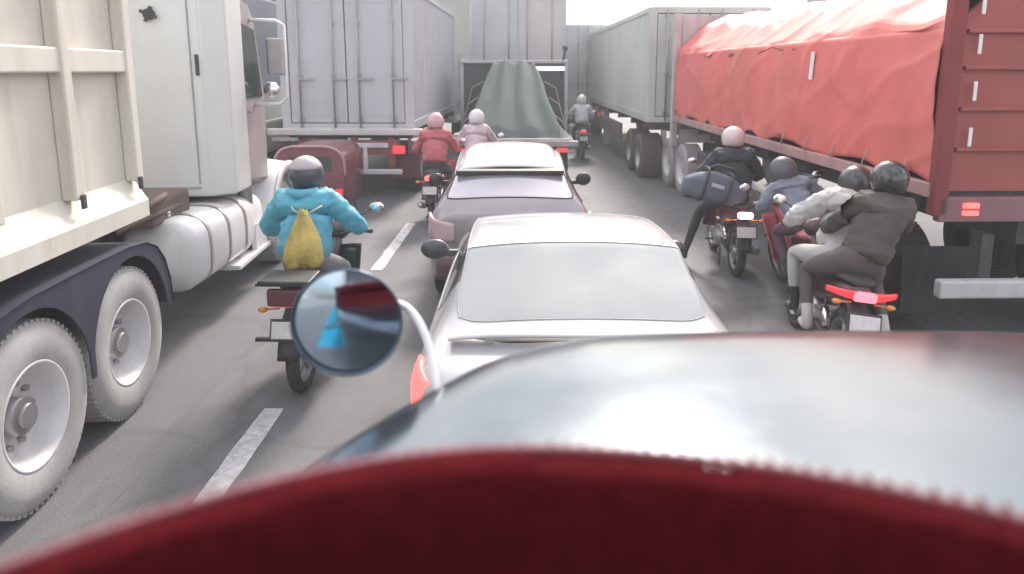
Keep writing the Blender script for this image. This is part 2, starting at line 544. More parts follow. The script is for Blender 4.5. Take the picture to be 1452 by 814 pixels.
# ================================================================ CARS
def car(name, label, cat, loc, rz, P):
    """P: dict with half width w, stations list of (y, [9 half-section points]) , materials"""
    t = thing(name, label, cat, loc, rz)
    st = P['stations']
    b = bmesh.new()
    rows = []
    for y, pts in st:
        full = [(x, z) for x, z in pts] + [(-x, z) for x, z in pts[-2:0:-1]]
        rows.append([b.verts.new((x, y, z)) for x, z in full])
    n = len(rows[0]); h = len(st[0][1])
    G = P['glass']      # dict material -> set of (station index, strip index)
    for i in range(len(rows) - 1):
        for j in range(n):
            k_ = (j + 1) % n
            f = b.faces.new((rows[i][j], rows[i][k_], rows[i + 1][k_], rows[i + 1][j]))
            strip = j if j < h - 1 else n - 1 - j
            f.smooth = True
            f.material_index = 0
            for mi, ss in G.items():
                if (i, strip) in ss: f.material_index = mi
            if strip <= 0: f.material_index = 4
    f0 = b.faces.new(rows[0][::-1]); f1 = b.faces.new(rows[-1])
    for f in (f0, f1): f.smooth = True
    bmesh.ops.recalc_face_normals(b, faces=b.faces)
    cl = b.edges.layers.float.get('crease_edge') or b.edges.layers.float.new('crease_edge')
    for e in b.edges:
        ms = {f.material_index for f in e.link_faces}
        if len(ms) > 1 and ms - {0, 4}: e[cl] = .55
    for f in (f0, f1):
        for e in f.edges: e[cl] = max(e[cl], .35)
    me = bpy.data.meshes.new('tmp'); b.to_mesh(me); b.free()
    for m in (P['paint'], M_GLASS, P.get('rglass', M_GLASS), M_GLASS, M_BLACK): me.materials.append(m)
    o = bpy.data.objects.new('tmp', me); COL.objects.link(o)
    md = o.modifiers.new('s', 'SUBSURF'); md.levels = 3; md.render_levels = 3
    cut = MB()
    for wy in P['axles']:
        for sx in (-1, 1): cut.disc((sx * (P['w'] - .02), wy, P['wr'] * .98), P['wr'] + .055, .42, 'x', 40, mi=0)
    co = cut.build('tmpcut', M_BLACK)
    mb = o.modifiers.new('b', 'BOOLEAN'); mb.object = co; mb.operation = 'DIFFERENCE'; mb.solver = 'EXACT'
    mb.material_mode = 'TRANSFER' if hasattr(mb, 'material_mode') else mb.material_mode
    ev = eval_mesh(o, 'car')
    bpy.data.objects.remove(o); bpy.data.objects.remove(co)
    names = {0: 'body', 1: 'side_window', 2: 'rear_window', 3: 'windscreen'}
    mats = [m.name if m else '' for m in ev.materials]
    def split(keep, nm, m, side=None):
        bb = bmesh.new(); bb.from_mesh(ev)
        kill = [f for f in bb.faces if f.material_index not in keep or (side and (f.calc_center_median().x * side < 0))]
        bmesh.ops.delete(bb, geom=kill, context='FACES')
        if not bb.faces: bb.free(); return None
        mm = bpy.data.meshes.new(nm); bb.to_mesh(mm)
        loops = []
        if nm != 'body':
            be = [e for e in bb.edges if e.is_boundary]
            adj = {}
            for e in be:
                a, c = e.verts
                adj.setdefault(a, []).append(c); adj.setdefault(c, []).append(a)
            seen = set()
            for v in list(adj):
                if v in seen: continue
                lp = [v]; seen.add(v); cur = v
                while True:
                    nx = [q for q in adj[cur] if q not in seen]
                    if not nx: break
                    cur = nx[0]; seen.add(cur); lp.append(cur)
                loops.append([q.co.copy() for q in lp])
        bb.free()
        mm.materials.clear()
        for x in (m if isinstance(m, list) else [m]): mm.materials.append(x)
        if nm != 'body':
            for p in mm.polygons: p.material_index = 0
        else:
            for p in mm.polygons: p.material_index = 1 if p.material_index not in (0,) else 0
        ob = bpy.data.objects.new(nm, mm); COL.objects.link(ob); ob.parent = t
        for lp in loops:
            if len(lp) > 6:
                q = MB(); q.tube(lp + [lp[0], lp[1]], P.get('seal', .009), 6); q.build('window_seal', P.get('sealm', M_BLACK), ob)
        return ob
    split({0, 4, 5, 6}, 'body', [P['paint'], M_BLACK])
    split({1}, 'side_window', M_GLASS, 1); split({1}, 'side_window', M_GLASS, -1)
    split({2}, 'rear_window', P.get('rglass', M_GLASS)); split({3}, 'windscreen', M_GLASS)
    for wy in P['axles']:
        for sx in (-1, 1):
            r = P['wr']; x = sx * (P['w'] - .13)
            q = MB(); q.lathe([(r * .62, -.09), (r * .9, -.1), (r * .98, -.075), (r, 0), (r * .98, .075), (r * .9, .1), (r * .62, .09)], 'x', (x, wy, r), 36)
            wh = q.build('wheel', M_TYRE, t)
            q = MB(); q.lathe([(r * .62, -.085), (r * .64, 0), (r * .62, .085), (r * .56, .085), (r * .5, .03), (r * .5, -.03), (r * .56, -.085)], 'x', (x, wy, r), 32)
            for k_ in range(7):
                a = 2 * PI * k_ / 7
                q.box((x + sx * .055, wy + math.cos(a) * r * .3, r + math.sin(a) * r * .3), (.03, .05, r * .62), rot=(-(a - PI / 2) , 0, 0) if 0 else (a - PI / 2, 0, 0))
            q.disc((x + sx * .05, wy, r), .06, .06, 'x'); q.build('rim', M_STEEL, wh)
    return t

def sect(w, zs, belt, roof, wr, zsill=.22):
    """half section bottom centre -> top centre. belt (x,z), roof (x,z) points, crown"""
    return [(0, zsill), (w * .9, zsill), (w * .985, zsill + .14), (w, .55), (w * .985, zs), belt, roof, (roof[0] * .62, wr), (0, wr + .012)]

def sedan():
    w = .86
    P = dict(w=w, wr=.31, axles=(.82, 3.42))
    zd = 1.04
    st = [
        (0.00, [(0, .30), (.60, .30), (.70, .36), (.74, .55), (.74, .78), (.70, .90), (.60, .955), (.4, .975), (0, .985)]),
        (0.10, [(0, .24), (.70, .24), (.80, .36), (.83, .55), (.83, .80), (.78, .95), (.66, 1.00), (.42, 1.02), (0, 1.03)]),
        (0.30, sect(w * .985, .86, (.79, .99), (.69, 1.03), 1.05)),
        (0.40, sect(w, .87, (.80, .99), (.69, 1.04), 1.06)),
        (0.52, sect(w, .88, (.80, .99), (.675, 1.08), 1.105)),
        (0.95, sect(w, .88, (.80, .97), (.645, 1.24), 1.27)),
        (1.22, sect(w, .88, (.80, .965), (.63, 1.355), 1.39)),
        (1.45, sect(w, .88, (.80, .96), (.635, 1.365), 1.40)),
        (2.10, sect(w, .88, (.80, .95), (.635, 1.34), 1.365)),
        (2.50, sect(w, .88, (.80, .94), (.62, 1.28), 1.31)),
        (3.35, sect(w, .86, (.79, .93), (.68, .97), 1.00)),
        (3.50, sect(w * .99, .84, (.77, .90), (.62, .94), .965)),
        (4.05, sect(w * .95, .76, (.70, .83), (.52, .86), .875)),
        (4.25, [(0, .24), (.62, .24), (.72, .34), (.74, .5), (.72, .66), (.64, .72), (.5, .745), (.3, .755), (0, .76)]),
        (4.32, [(0, .3), (.5, .3), (.6, .38), (.62, .48), (.6, .6), (.52, .65), (.4, .67), (.25, .68), (0, .68)]),
    ]
    st = [(y, [(x * 1.065, z if z < .5 else .5 + (z - .5) * .925) for x, z in pts]) for y, pts in st]
    P['w'] = w * 1.065
    P['stations'] = st
    P['glass'] = {2: {(4, 6), (4, 7), (5, 6), (5, 7)}, 1: {(5, 5), (6, 5), (7, 5), (8, 5)}, 3: {(9, 6), (9, 7)}}
    P['paint'] = mat('pearl white car paint', (.50, .485, .49), .3, .1, var=.03, coat=.8, dirt=.15, dcol=(.4, .38, .38))
    P['rglass'] = mat('hazy rear glass', (.31, .325, .33), .14, .55, var=.06, scale=1.2, spec=.8)
    P['seal'] = .005; P['sealm'] = mat('grey glass seal', (.32, .31, .33), .5)
    t = car('sedan', 'pearl white sedan directly ahead of the silver bonnet, wide pale rear window', 'car', (.33, 3.13, 0), R(.6), P)
    b = MB()        # spoiler lip across the boot
    def sp(u, v):
        x = (u - .5) * 1.36
        a = v * 2 * PI
        yy = .36 + .062 * math.cos(a) + .05 * (2 * u - 1) ** 2
        return Vector((x * 1.05, yy - .03, 1.066 + .015 * math.sin(a) - .035 * (2 * u - 1) ** 4))
    b.grid(sp, 24, 12); b.build('spoiler', P['paint'], t)
    b = MB()
    b.bm.free()
    b = MB(); b.grid(lambda u, v: Vector(((u - .5) * 1.42, .30 + .10 * v + .05 * (2 * u - 1) ** 2, 1.0 + .028 * v - .035 * (2 * u - 1) ** 4)), 20, 3); b.build('spoiler_shade_strip', M_BLACK, t, solid=.02)  # black strip stands in for the shade below the spoiler
    for x in (-.5, .5):
        b = MB(); b.box((x, .36, 1.0), (.05, .04, .06)); b.build('spoiler_foot', P['paint'], t)
    for sx in (-1, 1):
        b = MB()
        path = [(.53, -.015), (.66, -.02), (.76, .005), (.835, .07), (.875, .17), (.90, .33)]
        def tl(u, v):
            f = u * 5; i = min(int(f), 4); p = Vector(path[i]).lerp(Vector(path[i + 1]), f - i)
            h0, h1 = .66 + .09 * u ** 2, .885 + .04 * u - .05 * (1 - u) ** 3
            return Vector((sx * p.x * (1.0 - .045 * v * v), p.y + .05 * v * v, h0 + (h1 - h0) * v))
        b.grid(tl, 15, 6); b.build('taillight', [M_LAMP_ON], t, solid=.03)
        b = MB(); b.ball((sx * .76, -.01, .77), (.055, .03, .04)); b.build('brake_lamp', M_LAMP_HOT, t)
        b = MB(); b.ball((sx * (1.04 if sx < 0 else .97), 2.6, .93), (.12 if sx < 0 else .08, .06, .085 if sx < 0 else .07)); b.box((sx * .91, 2.6, .90), (.14, .05, .05))
        b.build('side_mirror', mat('dark mirror shell', (.09, .085, .09), .35, coat=.4), t)
    b = MB(); b.box((0, -.02, .36), (1.45, .1, .16), bev=.03); b.build('bumper', P['paint'], t)
    b = MB(); b.box((0, -.035, .74), (.42, .015, .16), bev=.004); b.build('licence_plate', M_PLATE, t)
sedan()

def hatch():
    w = .84
    P = dict(w=w, wr=.30, axles=(.62, 3.05))
    st = [
        (0.00, [(0, .30), (.62, .30), (.72, .36), (.76, .55), (.75, .78), (.70, .90), (.62, .955), (.4, .985), (0, .99)]),
        (0.07, [(0, .24), (.70, .24), (.80, .36), (.82, .55), (.82, .82), (.77, .94), (.67, 1.0), (.42, 1.03), (0, 1.04)]),
        (0.16, sect(w, .90, (.79, 1.0), (.68, 1.10), 1.12)),
        (0.34, sect(w, .90, (.79, .99), (.62, 1.20), 1.22)),
        (0.52, sect(w, .90, (.79, .98), (.585, 1.305), 1.335)),
        (0.72, sect(w, .90, (.79, .98), (.585, 1.37), 1.405)),
        (1.50, sect(w, .90, (.79, .96), (.59, 1.45), 1.50)),
        (2.15, sect(w, .88, (.79, .95), (.58, 1.39), 1.43)),
        (2.95, sect(w, .86, (.78, .93), (.66, .98), 1.01)),
        (3.10, sect(w * .99, .84, (.76, .90), (.62, .95), .98)),
        (3.60, sect(w * .95, .76, (.70, .83), (.52, .87), .89)),
        (3.80, [(0, .26), (.6, .26), (.7, .34), (.72, .5), (.70, .66), (.62, .72), (.5, .75), (.3, .76), (0, .765)]),
    ]
    P['stations'] = st
    P['glass'] = {2: {(2, 6), (2, 7), (3, 6), (3, 7)}, 1: {(4, 5), (5, 5), (6, 5)}, 3: {(7, 6), (7, 7)}}
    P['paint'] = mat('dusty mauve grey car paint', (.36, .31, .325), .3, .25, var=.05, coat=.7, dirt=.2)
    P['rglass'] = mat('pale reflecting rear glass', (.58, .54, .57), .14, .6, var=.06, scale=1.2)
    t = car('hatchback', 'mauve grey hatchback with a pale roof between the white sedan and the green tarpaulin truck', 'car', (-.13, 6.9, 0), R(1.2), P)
    b = MB()
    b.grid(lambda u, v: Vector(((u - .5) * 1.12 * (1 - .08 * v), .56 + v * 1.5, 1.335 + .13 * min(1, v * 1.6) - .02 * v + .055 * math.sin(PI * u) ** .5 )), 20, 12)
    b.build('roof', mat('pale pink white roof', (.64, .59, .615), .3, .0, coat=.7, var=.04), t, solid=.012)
    b = MB(); b.box((0, .50, 1.345), (1.14, .10, .04), rot=(R(8), 0, 0), bev=.012); b.build('spoiler', M_BLACK, t)
    for sx in (-1, 1):
        b = MB()
        path = [(.56, -.004), (.67, .0), (.755, .03), (.80, .10), (.825, .22)]
        def tl(u, v):
            f = u * 4; i = min(int(f), 3); p = Vector(path[i]).lerp(Vector(path[i + 1]), f - i)
            return Vector((sx * p.x, p.y, .70 + .04 * u + (.19 + .04 * u) * v))
        b.grid(tl, 12, 6)
        b.build('taillight', mat('pale tail lens', (.62, .42, .43), .2, coat=.6), t, solid=.03)
        b = MB(); b.ball((sx * .96, 2.2, 1.0), (.10, .06, .085)); b.box((sx * .85, 2.2, .96), (.12, .05, .05)); b.build('side_mirror', M_BLACK, t)
    b = MB(); b.box((0, -.02, .42), (1.5, .12, .2), bev=.04); b.build('bumper', mat('maroon bumper', (.16, .08, .09), .5), t)
    b = MB(); b.box((0, -.02, .80), (.56, .02, .15), bev=.004); b.build('plate_recess', M_BLACK, t)
    b = MB(); b.box((0, -.035, .80), (.40, .015, .12), bev=.004); b.build('licence_plate', M_PLATE, t)
hatch()
# ================================================================ TRUCKS
def truck_wheel(t, x, y, r, w, sx, tm=M_TYRED, rm=M_RIMW, parts=True):
    """sx = side facing outwards; x is the outer face"""
    xc = x - sx * w / 2
    q = MB()
    h = w / 2
    prof = [(r * .56, -h * .9), (r * .60, -h), (r * .80, -h * 1.04), (r * .93, -h * .98), (r * .985, -h * .8), (r, -h * .5), (r, h * .5), (r * .985, h * .8), (r * .93, h * .98), (r * .80, h * 1.04), (r * .60, h), (r * .56, h * .9)]
    q.lathe(prof, 'x', (xc, y, r), 40)
    for k_ in range(64):      # tread lugs
        a = 2 * PI * (k_ + .5) / 64
        q.box((xc, y + math.cos(a) * (r - .004), r + math.sin(a) * (r - .004)), (w * .84, r * .045, .018), rot=(a - PI / 2, 0, 0))
    wh = q.build('wheel', tm, t)
    if not parts: return wh
    q = MB()
    q.lathe([(r * .585, sx * h * .9), (r * .57, sx * h * .99), (r * .545, sx * h * .96), (r * .50, sx * h * .5), (r * .46, sx * h * .05), (r * .30, -sx * h * .08), (.001, -sx * h * .08), (.001, -sx * h * .3), (r * .585, -sx * h * .3)], 'x', (xc, y, r), 40)
    rim = q.build('rim', rm, wh)
    q = MB()
    q.disc((xc + sx * h * .15, y, r), r * .2, h * .7, 'x', 20)
    q.disc((xc + sx * h * .55, y, r), r * .13, h * .3, 'x', 16)
    for k_ in range(10):
        a = 2 * PI * k_ / 10
        q.disc((xc - sx * h * .02, y + math.cos(a) * r * .33, r + math.sin(a) * r * .33), .018, .05, 'x', 6)
    q.build('hub', M_STEEL, wh)
    return wh

M_CREAM = mat('cream dump body paint', (.70, .67, .59), .55, var=.06, scale=1.5, dirt=.6, dcol=(.42, .36, .28))
M_WHITE = mat('white cab paint', (.68, .68, .66), .4, var=.05, scale=1.2, coat=.3, dirt=.5, dcol=(.45, .42, .38))
M_WHITE2 = mat('bright white tank paint', (.80, .78, .77), .35, var=.04, scale=1.5, coat=.4, dirt=.5, dcol=(.5, .47, .44))

def dump_truck():
    t = thing('dump_truck', 'cream ribbed dump truck with white cab and dusty tandem wheels beside the rider in blue', 'dump truck', (-3.95, 4.40, 0), R(4.0))
    # tandem axles
    for ay in (-.865, .205):
        truck_wheel(t, 1.22, ay, .525, .30, 1)
        truck_wheel(t, -1.22, ay, .525, .30, -1)
        truck_wheel(t, .90, ay, .525, .28, 1, parts=False)
    for sx in (-1, 1): truck_wheel(t, sx * 1.2, 4.35, .52, .30, sx)
    b = MB()
    for x in (-.42, .42): b.box((x, 1.0, .98), (.1, 7.4, .26), bev=.01)
    for yy in (-2.2, -.6, .6, 1.6, 3.4): b.box((0, yy, .95), (.85, .12, .18))
    for yy in (-.865, .205): b.tube([(-1.1, yy, .53), (-.2, yy, .53), (0, yy, .56), (.2, yy, .53), (1.1, yy, .53)], [.06, .07, .2, .07, .06], 12)
    b.build('chassis', M_DARK, t)
    # mudguards: dark sheets arched over both wheels
    for sx in (-1, 1):
        b = MB()
        out = []
        for k_ in range(13):
            a = R(8 + 112 * k_ / 12)
            out.append((.60 + .62 * math.cos(a), .535 + .62 * math.sin(a)))
        top = [(y_, z_) for y_, z_ in out]
        poly = top[:9] + [(.05, 1.19), (-.05, 1.19)] + [(-y_, z_) for y_, z_ in top[:9][::-1]]
        # skirt between wheels: outer sheet with two round wheel openings
        pts_out = [(1.26, .60), (1.245, .80), (1.17, .98), (1.05, 1.10), (.88, 1.17), (.6, 1.20), (.1, 1.205), (-.1, 1.205), (-.6, 1.20), (-.88, 1.17), (-1.05, 1.10), (-1.17, .98), (-1.245, .8), (-1.26, .60)]
        inn = [(1.19, .60)]
        for k_ in range(1, 20):
            a = R(6 + 168 * k_ / 20); inn.append((.60 + .59 * math.cos(a), .535 + .59 * math.sin(a)))
        inn.append((0.02, .50)); inn.append((-.02, .50))
        for k_ in range(1, 20):
            a = R(6 + 168 * k_ / 20); inn.append((-.60 + .59 * math.cos(a), .535 + .59 * math.sin(a)))
        inn.append((-1.19, .60))
        sc_ = lambda q: [(p_[0] * .93 - .33, p_[1]) for p_ in q]
        pts_out = sc_(pts_out); inn = sc_(inn)
        b.prism(pts_out + inn[::-1], 'x', sx * 1.235, sx * 1.25)
        def arch(u, v, sx=sx):
            f = u * (len(pts_out) - 1); i = min(int(f), len(pts_out) - 2); a = f - i
            p = Vector(pts_out[i]).lerp(Vector(pts_out[i + 1]), a)
            return Vector((sx * (.62 + .64 * v), p.x, p.y + .004))
        b.grid(arch, 39, 2, sm=True)
        b.build('mudguard', mat('navy black mudguard', (.035, .038, .065), .55, dirt=.3), t)
    # dump body
    body = MB()
    x1, y0, y1, z0, z1 = 1.12, -2.6, .66, 1.43, 3.3
    body.box((0, (y0 + y1) / 2, z0 - .02), (2 * x1, y1 - y0, .08))
    for sx in (-1, 1): body.box((sx * (x1 - .02), (y0 + y1) / 2, (z0 + z1) / 2), (.04, y1 - y0, z1 - z0))
    body.box((0, y1 - .02, (z0 + z1) / 2), (2 * x1 - .08, .04, z1 - z0))
    body.box((0, y0 + .02, (z0 + z1) / 2), (2 * x1 - .08, .04, z1 - z0))
    bo = body.build('dump_body', M_CREAM, t)
    for sx in (-1, 1):
        b = MB()
        for yy in (-2.52, -1.72, -.96, -.20, .60):
            b.box((sx * (x1 + .045), yy, 2.46), (.09, .10, 1.7), bev=.012)
        for zz, hh in ((2.46, .15), (3.26, .16)):
            b.box((sx * (x1 + .040), -.97, zz), (.078, 3.24, hh), bev=.012)
        # sloping lower rail
        b.prism([(sx * x1, 1.34), (sx * (x1 + .10), 1.34), (sx * (x1 + .10), 1.46), (sx * x1, 1.62)], 'y', y0, y1)
        b.build('side_rib', M_CREAM, bo)
        for yy in (-.20, .56):
            b = MB(); b.box((sx * (x1 + .103), yy, 1.60), (.02, .045, .09), bev=.006); b.build('rib_bolt', M_DARK, bo)
    b = MB(); b.box((0, y0 - .04, 2.3), (2.3, .08, 1.6), bev=.02)
    for x in (-1, -.35, .35, 1): b.box((x, y0 - .1, 2.3), (.1, .06, 1.6), bev=.01)
    b.build('tailgate', M_CREAM, bo)
    # cab with a tall smooth back
    b = MB()
    cx0, cy0, cy1, cz0, cz1 = 1.24, 2.40, 3.9, 1.17, 3.5
    poly = [(-cx0, cy0 + .10), (-cx0 + .12, cy0), (cx0 - .20, cy0), (cx0, cy0 + .16), (cx0, cy0 + .62), (-cx0, cy0 + .62)]
    b.prism(poly, 'z', cz0, cz1, bev=.018)
    cab = b.build('sleeper', M_WHITE, t)
    b = MB(); b.box((cx0 - .30, cy0 - .004, 2.35), (.012, .012, 2.1)); b.box((.3, cy0 - .004, cz0 + .09), (1.3, .012, .014))
    b.build('panel_seam', mat('pale seam shadow gap', (.34, .34, .33), .7), cab)
    b = MB()
    b.disc((.60, cy0 - .02, 2.92), .05, .04, 'y'); b.box((.60, cy0 - .04, 2.92), (.16, .02, .03), rot=(0, .4, 0)); b.box((.60, cy0 - .04, 2.92), (.03, .02, .15), rot=(0, .4, 0))
    b.build('lock_handle', M_DARK, cab)
    b = MB(); b.box((1.0, cy0 - .012, 2.45), (.035, .02, .2), bev=.008); b.build('vent_slot', M_DARK, cab)
    b = MB()
    b.prism([(cy0 + .64, 1.2), (cy0 + 1.55, 1.1), (cy0 + 1.60, 2.1), (cy0 + 1.34, 3.0), (cy0 + 1.15, 3.15), (cy0 + .64, 3.2)], 'x', -1.16, 1.16, bev=.04)
    cb = b.build('cab', mat('taupe grey cab paint', (.36, .32, .31), .5, coat=.3, dirt=.4), t)
    for sx in (-1, 1):
        b = MB(); b.prism([(cy0 + .78, 2.1), (cy0 + 1.46, 2.1), (cy0 + 1.28, 2.85), (cy0 + .78, 2.9)], 'x', sx * 1.155, sx * 1.17)
        b.build('side_window', M_GLASS, cb)
        b = MB(); b.box((sx * 1.175, cy0 + .85, 1.95), (.03, .14, .03)); b.build('door_handle', M_CHROME, cb)
    b = MB(); b.box((0, cy0 + 1.55, 2.5), (2.0, .03, .72), rot=(R(15), 0, 0)); b.build('windscreen', M_GLASS, cb)
    # bonnet and flared white front mudguards
    b = MB()
    def bon(u, v):
        a = PI * u
        wv = 1 - .12 * v ** 3
        return Vector((-.78 * wv * math.cos(a) * 1.05, cy0 + 1.55 + 1.35 * v, 1.05 + (.62 - .12 * v) * math.sin(a) ** .45))
    b.grid(bon, 24, 10); b.box((0, cy0 + 2.88, 1.1), (1.3, .08, .8), bev=.02)
    b.build('bonnet', M_WHITE2, t, solid=.02)
    for sx in (-1, 1):
        b = MB()
        def flare(u, v, sx=sx):
            a = R(-12 + 190 * u)
            yy = 4.35 - .74 * math.cos(a) * 1.0; zz = .58 + .70 * math.sin(a)
            return Vector((sx * (.62 + .66 * v), yy, zz + .10 * (1 - v) ** 2 - .03 * v ** 4))
        b.grid(flare, 28, 8); 
        b.grid(lambda u, v, sx=sx: Vector((sx * 1.28, 4.35 - (.74 - .14 * v) * math.cos(R(-12 + 190 * u)), .58 + (.70 - .12 * v) * math.sin(R(-12 + 190 * u)))), 28, 2)
        b.build('front_mudguard', M_WHITE2, t, solid=.02)
        # long step tank between the tandem and the front wheel
        b = MB()
        ring = []
        for (yy, s_) in ((1.42, .0), (1.44, .8), (1.52, 1), (2.9, 1), (3.45, .92), (3.52, .7), (3.54, 0)):
            r_ = []
            for k_ in range(24):
                a = 2 * PI * k_ / 24
                ca, sa = math.cos(a), math.sin(a)
                r_.append(Vector((sx * (.90 + .33 * s_ * math.copysign(abs(ca) ** .6, ca)), yy, .80 - .05 * (yy - 1.4) * .6 + .33 * s_ * math.copysign(abs(sa) ** .6, sa))))
            ring.append(r_)
        b.ring_loft(ring)
        tank = b.build('side_tank', M_WHITE2, t)
        for yy in (1.75, 2.25, 2.75):
            b = MB(); b.grid(lambda u, v, yy=yy, sx=sx: Vector((sx * (.90 + .338 * math.copysign(abs(math.cos(2 * PI * u)) ** .6, math.cos(2 * PI * u))), yy + .05 * v, .80 - .05 * (yy - 1.4) * .6 + .338 * math.copysign(abs(math.sin(2 * PI * u)) ** .6, math.sin(2 * PI * u)))), 32, 1)
            b.build('tank_strap', M_STEEL, tank)
        b = MB(); b.disc((sx * .9, 1.62, 1.16), .06, .06, 'z'); b.build('tank_cap', M_CHROME, tank)
        b = MB(); b.box((sx * 1.12, 3.0, .42), (.26, 1.1, .05), bev=.01); b.box((sx * 1.2, 3.3, .58), (.05, .4, .3)); b.build('step', M_WHITE2, t)
        # mirror bracket and mirrors
        b = MB(); b.tube([(sx * 1.16, 3.55, 2.95), (sx * 1.42, 3.66, 2.95), (sx * 1.50, 3.68, 2.90), (sx * 1.50, 3.68, 2.1), (sx * 1.42, 3.66, 2.02), (sx * 1.16, 3.58, 2.02)], .022, 8)
        br = b.build('mirror_bracket', M_WHITE2, t)
        b = MB(); b.box((sx * 1.40, 3.66, 2.55), (.2, .06, .42), bev=.025); b.build('mirror', M_STEEL, br)
        b = MB(); b.ball((sx * 1.33, 3.66, 2.18), (.09, .05, .09)); b.build('round_mirror', M_CHROME, br)
    b = MB()
    b.tube([(1.12, 3.15, .9), (1.13, 3.12, 1.4), (1.13, 3.12, 3.9)], .075, 14)
    b.build('exhaust_stack', M_STEEL, t)
    b = MB(); b.box((0, 5.42, .55), (2.4, .14, .3), bev=.05); b.build('bumper', M_WHITE2, t)
    for sx in (-1, 1):
        b = MB(); b.ball((sx * .85, 5.2, 1.0), (.11, .08, .11)); b.build('headlight', M_LAMP_C, t)
    # gearbox and battery gear hanging between body and cab
    b = MB()
    b.box((.5, 1.7, 1.20), (.9, .8, .22), bev=.03); b.box((.1, 1.55, 1.0), (.6, .7, .3), bev=.04)
    b.tube([(1.0, 1.0, 1.3), (1.02, 1.4, 1.36), (.8, 1.9, 1.28), (.6, 2.3, 1.22)], .03, 8)
    b.tube([(.75, 1.1, 1.1), (.95, 1.3, 1.2), (.95, 1.9, 1.2)], .022, 8)
    b.build('underbody_gear', mat('rusty brown gear', (.15, .11, .09), .8, dirt=.5), t)
dump_truck()

def corr_side(b, x, sx, y0, y1, z0, z1, pitch=.278, depth=.036):
    """corrugated container wall in the x = const plane; corrugation vertical"""
    n = int((y1 - y0) / pitch)
    pts = []
    p = (y1 - y0) / n
    for i in range(n):
        a = y0 + i * p
        for f, d in ((0, 0), (.28, 0), (.42, -depth), (.78, -depth), (.92, 0)):
            pts.append((a + f * p, x + sx * d))
    pts.append((y1, x))
    A = [b.bm.verts.new((q[1], q[0], z0)) for q in pts]
    B = [b.bm.verts.new((q[1], q[0], z1)) for q in pts]
    for i in range(len(pts) - 1):
        f = b.bm.faces.new((A[i], A[i + 1], B[i + 1], B[i])); f.smooth = False

def container_box(t, name, m, w, y0, y1, z0, z1, doors=True, md=None):
    h = w / 2
    b = MB()
    for sx in (-1, 1):
        corr_side(b, sx * (h - .02), sx, y0 + .14, y1 - .1, z0 + .15, z1 - .1)
        for yy in (y0 + .07, y1 - .06): b.box((sx * (h - .08), yy, (z0 + z1) / 2), (.16, .14, z1 - z0), bev=.01)
        b.box((sx * (h - .05), (y0 + y1) / 2, z0 + .08), (.09, y1 - y0 - .26, .16)); b.box((sx * (h - .05), (y0 + y1) / 2, z1 - .05), (.09, y1 - y0 - .26, .1))
    b.box((0, (y0 + y1) / 2, z1 - .04), (w - .18, y1 - y0 - .2, .03)); b.box((0, (y0 + y1) / 2, z0 + .06), (w - .18, y1 - y0 - .2, .08))
    b.box((0, y1 - .06, (z0 + z1) / 2), (w - .3, .05, z1 - z0 - .02))
    b.box((0, y0 + .07, z0 + .06), (w - .32, .13, .12)); b.box((0, y0 + .07, z1 - .06), (w - .32, .13, .12))
    o = b.build(name, m, t)
    if doors:
        for sx in (-1, 1):
            b = MB(); dw = (w - .34) / 2
            b.box((sx * (dw / 2 + .004), y0 + .045, (z0 + z1) / 2), (dw - .012, .05, z1 - z0 - .27), bev=.008)
            for k_ in range(2):
                b.box((sx * (dw / 2), y0 + .018, z0 + .3 + (z1 - z0 - .6) * k_), (dw - .14, .008, .10), bev=.003)
            d = b.build('door', md or m, o)
    return o

def rods(par, w, y0, z0, z1):
    b = MB()
    for x in (-.22 * w * 1.6, -.06 * w * 1.6, .06 * w * 1.6, .22 * w * 1.6):
        b.tube([(x, y0 - .02, z0 + .04), (x, y0 - .02, z1 - .04)], .018, 8)
        for zz in (z0 + .2, z0 + 1.0, z1 - .7, z1 - .2): b.box((x, y0 + .0, zz), (.09, .05, .05))
        b.box((x + .13, y0 - .03, z0 + .95), (.28, .03, .035))
    b.build('lock_rod', M_STEEL, par)

def container_truck(loc, rz, name, label, cat, m, w, L, z0, z1, md=None, undercol=None, lampstyle=1, tyre=M_TYRE):
    t = thing(name, label, cat, loc, rz)
    o = container_box(t, 'container', m, w, 0, L, z0, z1, md=md)
    rods(o, w, 0, z0, z1)
    b = MB()
    for x in (-.45, .45): b.box((x, L / 2 + .6, z0 - .16), (.12, L + 1.0, .26))
    for k_ in range(6): b.box((0, .2 + k_ * L / 5.2, z0 - .10), (w - .1, .1, .14))
    b.build('chassis', M_DARK, t)
    for ay in (1.1, 2.35):
        for sx in (-1, 1): truck_wheel(t, sx * (w / 2 - .02), ay, .5, .5, sx, tyre, M_STEEL)
    for sx in (-1, 1): truck_wheel(t, sx * (w / 2 - .05), L + 2.2, .5, .3, sx, tyre, M_STEEL)
    b = MB(); b.prism([(L + .5, .9), (L + 2.9, .7), (L + 2.95, 1.9), (L + 2.7, 3.0), (L + .5, 3.1)], 'x', -w / 2 + .05, w / 2 - .05, bev=.06)
    cb = b.build('cab', M_WHITE, t)
    for sx in (-1, 1):
        b = MB(); b.prism([(L + 1.5, 1.9), (L + 2.75, 1.9), (L + 2.55, 2.8), (L + 1.5, 2.8)], 'x', sx * (w / 2 - .055), sx * (w / 2 - .04)); b.build('side_window', M_GLASS, cb)
    return t

